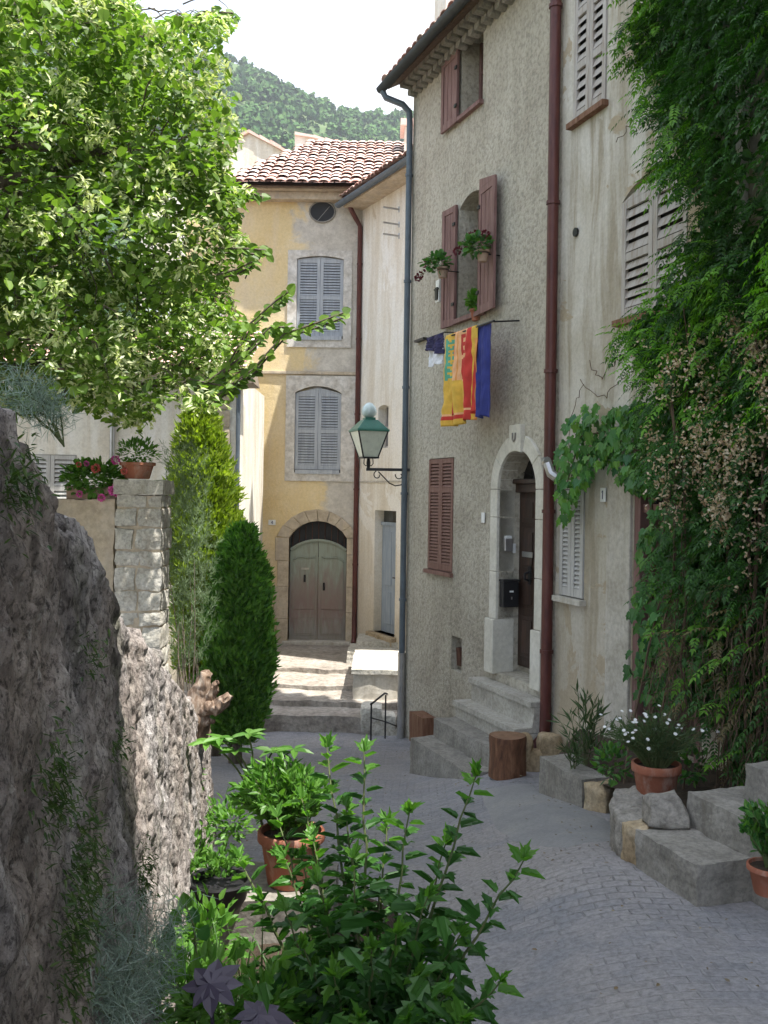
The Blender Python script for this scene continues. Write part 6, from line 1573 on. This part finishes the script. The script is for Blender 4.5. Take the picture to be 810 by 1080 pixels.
# low mixed greens along the foot of the rubble wall
c = V((-.75, 4.6, gz(-.75, 4.6)+.05)); mb = MB()
for (x, y, D_, n, r_, s_) in ((205, 905, 5.6, 260, .16, .05), (245, 865, 6.0, 300, .18, .05), (215, 985, 3.9, 260, .16, .05), (190, 1040, 3.2, 300, .16, .05), (335, 1050, 3.1, 220, .14, .06), (225, 1060, 3.0, 260, .16, .055), (290, 1065, 3.0, 260, .16, .05)):
    p = at(x, y, D_); bush(mb, p, (r_, r_, r_*.9), n, s_, rnd, 'ovate', .5, .5, .2)
kind(mb.obj('ground_plants', M['lf_bright'], None), 'stuff', 'low mixed green plants along the foot of the rubble wall', 'ground cover')
# grass like clumps
for k, (x, y, D_, n, H, lb) in enumerate([(250, 1085, 3.5, 150, .62, 'clump of long arching grass blades left of the hibiscus'), (205, 1060, 3.9, 90, .5, 'thinner clump of grass nearest the foot of the rubble wall')]):
    b = at(x, y, D_); b.z = gz(b.x, D_)+.03; mb = MB()
    for q in range(n):
        a = rnd.uniform(0, 6.28); h = H*rnd.uniform(.6,1.15); s_ = rnd.uniform(.05,.30); p0 = b+V((rnd.gauss(0,.08), rnd.gauss(0,.08), 0)); n_ = 6; w_ = rnd.uniform(.004,.007); ps = []
        sd_ = V((-math.sin(a), math.cos(a), 0))
        for i in range(n_+1):
            t = i/n_; ps.append(p0+V((math.cos(a)*s_*t*t, math.sin(a)*s_*t*t, h*(t-.28*t*t*t*(s_*5)))))
        vs = []; 
        for i, p in enumerate(ps): ww = w_*(1-(i/n_)**2)+.0005; vs += [p-sd_*ww, p+sd_*ww]
        mb.add(vs, [(2*i, 2*i+1, 2*i+3, 2*i+2) for i in range(n_)])
    tag(mb.obj('grass_clump', M['lf_grass'], None), lb, 'grass clump')
# castor leaves
def castor(x, y, D_, s_, label, tilt, rot_):
    p = at(x, y, D_); b = V((p.x+.03, D_+.05, gz(p.x, D_)+.02)); T = thing('castor_plant', b, label, 'plant'); st = MB(); st.tube(stemline(b, p, .03, 6), .006, 5); st.obj('stem', M['lf_purple'], T)
    mb = MB(); ax = V(tilt).normalized(); s1 = ax.cross(V((0,1,0))).normalized(); s2 = s1.cross(ax)
    for q in range(8):
        a = rot_+q*2*math.pi/8.6; l = s_*(1.0-.25*abs(math.sin((a-rot_)*.5-1.2)))*rnd.uniform(.85,1.05); d = s1*math.cos(a)+s2*math.sin(a)
        mb.leaf(p+ax*.002*q, (d-ax*.15), ax, l, l*.55, 'ovate', curl=.06)
    mb.obj('leaf', M['lf_purple'], T)
castor(222, 1040, 2.75, .115, 'purple star shaped castor leaf nearest the rubble wall', (-.1,-.45,.85), .2)
castor(272, 1072, 2.7, .10, 'dusky green purple star shaped leaf low beside the grass', (.1,-.35,.9), .9)
# rounded grey leaved stem left
p0 = at(205, 1020, 3.0); T = thing('young_shoot', V((p0.x, 3.0, gz(p0.x, 3.0))), 'slender shoot with round bluish leaves against the sunlit wall', 'plant'); mb = MB(); st = MB()
pts = [V((p0.x, 3.0, gz(p0.x, 3.0))), at(208, 1010, 3.0), at(204, 975, 3.0), at(196, 955, 3.0)]; st.tube(pts, .003, 4)
for (x, y) in ((198,952),(187,970),(205,968),(178,985),(212,985),(170,996)): mb.leaf(at(x, y+6, 3.0), V((rnd.uniform(-.4,.4),0,.9)), V((0,-1,.3)), .05, .042, 'round')
mb.obj('foliage', M['lf_vine'], T); st.obj('stem', M['stem'], T)
# fennel
def fennel(name, base_px, D_, tips_px, label, n, ll, lw=.0018, sp=.05):
    p0 = at(*base_px, D_); p0.x = max(p0.x, wx(D_)+.06) if D_ > 1 else p0.x
    T = thing(name, p0, label, 'plant'); mb = MB(); st = MB()
    for (x, y, d_) in tips_px:
        e = at(x, y, d_); ln = stemline(p0, e, .03, 6, .008, rnd); st.tube(ln, .0016, 3, cap=False)
        for q in range(n):
            t = rnd.uniform(.3,1)*6; i = min(int(t), 5); p = ln[i].lerp(ln[i+1], t-i)+rv(rnd)*sp*rnd.random(); mb.leaf(p, rv(rnd)+V((0,0,.4)), rv(rnd), ll*rnd.uniform(.6,1.4), lw, 'narrow')
    mb.obj('foliage', M['lf_fennel'], T); st.obj('stems', M['stem'], T)
fennel('fennel', (130, 1110), 2.1, [(70,1000,1.9),(95,960,2.0),(120,940,2.1),(150,955,2.15),(170,985,2.2),(185,1010,2.25),(140,1000,2.0),(110,1020,1.9),(75,1045,1.8),(160,1040,2.1),(195,955,2.3),(130,1060,1.9)], 'feathery grey green fennel at the foot of the rubble wall', 230, .05)
tz_ = wtop(1.6)
fennel('santolina', (-10, 470), 1.75, [(5,395,1.7),(20,400,1.7),(35,412,1.72),(48,425,1.75),(10,420,1.65),(-10,400,1.7),(30,440,1.7),(0,440,1.65),(-30,410,1.6),(55,445,1.78)], 'wispy blue grey plant growing on top of the rubble wall', 95, .03, .0014, .035)
# ferns and moss in the joints of the rubble wall
fm = [(45,850,60,'left, highest'),]
for k, (x, y, n, sp, lb) in enumerate([(48,830,340,.030,'small fern in a vertical joint low on the shaded wall'), (82,905,380,.035,'fern tuft in the shaded wall, right of the small fern'), (70,985,560,.045,'largest fern and moss patch low in the shaded wall'), (146,925,300,.028,'moss tuft at the meeting of shade and sun on the wall'), (8,510,260,.02,'green moss patch high at the left picture edge'), (118,785,90,.018,'tiny fern beside the sunlit edge of the wall'), (90,690,80,.02,'small moss tuft midway up the shaded wall')]):
    r1 = at(x, y, 1.0); D_ = 1.5
    for _ in range(40): D_ = (wx(D_)+.02+(wtop(D_)-r1.z*D_)*.075+.01)/r1.x if abs(r1.x) > 1e-3 else D_
    p = r1*D_; mb = MB()
    for q in range(n):
        c = p+V((rnd.gauss(0,.012)+.015, rnd.gauss(0,sp), rnd.gauss(0,sp*1.5)))+rv(rnd)*.01; l = rnd.uniform(.009,.023); d = V((rnd.uniform(.2,.9), rnd.uniform(-.8,.5), rnd.uniform(-1.0,.6)))
        mb.leaf(c, d, V((0,0,1))+rv(rnd)*.5, l, l*.28, 'ovate')
    tag(mb.obj('wall_fern', M['lf_fern'], None), lb, 'fern', 'ferns and moss in the rubble wall')
# little tufts further along the wall
for k, (x, y, D_, lb) in enumerate([(206, 818, 6.6, 'weed tuft low near the far end of the rubble wall'), (205, 925, 5.0, 'weed tuft at the foot of the sunlit rubble wall'), (222, 860, 7.0, 'weed tuft at the far foot of the rubble wall')]):
    p = at(x, y, D_); mb = MB(); bush(mb, p, (.06,.10,.14), 120, .035, rnd, 'ovate', .5, .3, .2); tag(mb.obj('weed_tuft', M['lf_bright'], None), lb, 'plant', 'weeds along the rubble wall')
# fallen leaves and grit along the edges of the street
mb = MB(); k = 0
while k < 520:
    y = rnd.uniform(4, 13.5); x = rnd.uniform(-1.2, 2.2)
    u_ = (V((x, y, 0))-FG.O).dot(FG.n); edge = min(abs(u_-.5), abs(x-wx(min(y, 8))-.5), abs(x-1.35)+.1)
    if rnd.random() > math.exp(-edge*2.6)+.06: continue
    k += 1; mb.leaf(V((x, y, gn(x, y)+.017)), V((rnd.uniform(-1,1), rnd.uniform(-1,1), .1)), V((0,0,1))+rv(rnd)*.35, rnd.uniform(.012,.034), rnd.uniform(.008,.02), 'ovate')
kind(mb.obj('leaf_litter', M['litter'], None), 'stuff', 'dry fallen leaves scattered over the street edges', 'leaf litter')
# ------------------------------------------------------------------ haze: one closed body of even air
mb = MB(); mb.box(-1300, 1300, -1300, 1000, -8, 335)
hz = mb.obj('haze', [], None); kind(hz, 'stuff', 'thin pale haze that softens the far wooded hill', 'haze')
hm = bpy.data.materials.new('haze_air'); hm.use_nodes = True; hn = hm.node_tree; hn.nodes.clear()
ho = hn.nodes.new('ShaderNodeOutputMaterial'); hv = hn.nodes.new('ShaderNodeVolumePrincipled'); hv.inputs['Color'].default_value = (.86,.92,1,1); hv.inputs['Density'].default_value = .00030; hv.inputs['Anisotropy'].default_value = .2
hn.links.new(hv.outputs[0], ho.inputs['Volume']); hz.data.materials.append(hm)
# ------------------------------------------------------------------ camera, light, sky
cam_d = bpy.data.cameras.new('camera'); cam = bpy.data.objects.new('camera', cam_d); col.objects.link(cam)
cam_d.sensor_fit = 'VERTICAL'; cam_d.sensor_height = 36; cam_d.lens = F_PX/1080*36
cam_d.shift_y = -(540-HOR)/1080
cam_d.clip_start = .05; cam_d.clip_end = 5000
cam.matrix_world = Matrix.Rotation(R(90), 4, 'X') @ Matrix.Rotation(ROLL, 4, 'Z')
scene.camera = cam
sd = V(SUN).normalized()
sun_d = bpy.data.lights.new('sun', 'SUN'); sun = bpy.data.objects.new('sun', sun_d); col.objects.link(sun)
sun_d.energy = 4.5; sun_d.angle = R(.6); sun_d.color = (1, .95, .87)
sun.rotation_euler = sd.to_track_quat('Z', 'Y').to_euler()
w = bpy.data.worlds.new('World'); scene.world = w; w.use_nodes = True; nt = w.node_tree
bg = nt.nodes['Background']; sky = nt.nodes.new('ShaderNodeTexSky'); sky.sky_type = 'NISHITA'; sky.sun_disc = False
sky.sun_elevation = math.asin(sd.z); sky.sun_rotation = math.atan2(sd.x, sd.y)
sky.air_density = 1.2; sky.dust_density = 2.0
wtc = 1
tc = nt.nodes.new('ShaderNodeTexCoord'); mp = nt.nodes.new('ShaderNodeMapping'); mp.inputs['Scale'].default_value = (1, 1, 2.4); mp.inputs['Location'].default_value = (.35, .1, .2)
L(nt, tc.outputs['Generated'], mp.inputs[0])
c = nz(nt, mp.outputs[0], 2.3, 8, .55, .3)
f = ramp(nt, c, [(.40, 0.), (.56, 1.)])
cl = ramp(nt, nz(nt, mp.outputs[0], 6, 8, .6), [(.35, (3.3,3.6,4.1)), (.6, (4.5,4.6,4.9))])
L(nt, mix(nt, f, sky.outputs[0], cl), bg.inputs['Color']); bg.inputs['Strength'].default_value = .15
scene.view_settings.view_transform = 'Standard'; scene.view_settings.look = 'None'
scene.view_settings.exposure = EXPO; scene.view_settings.gamma = 1; scene.view_settings.use_curve_mapping = False
scene.cycles.max_bounces = 8; scene.cycles.diffuse_bounces = 4; scene.cycles.transmission_bounces = 4
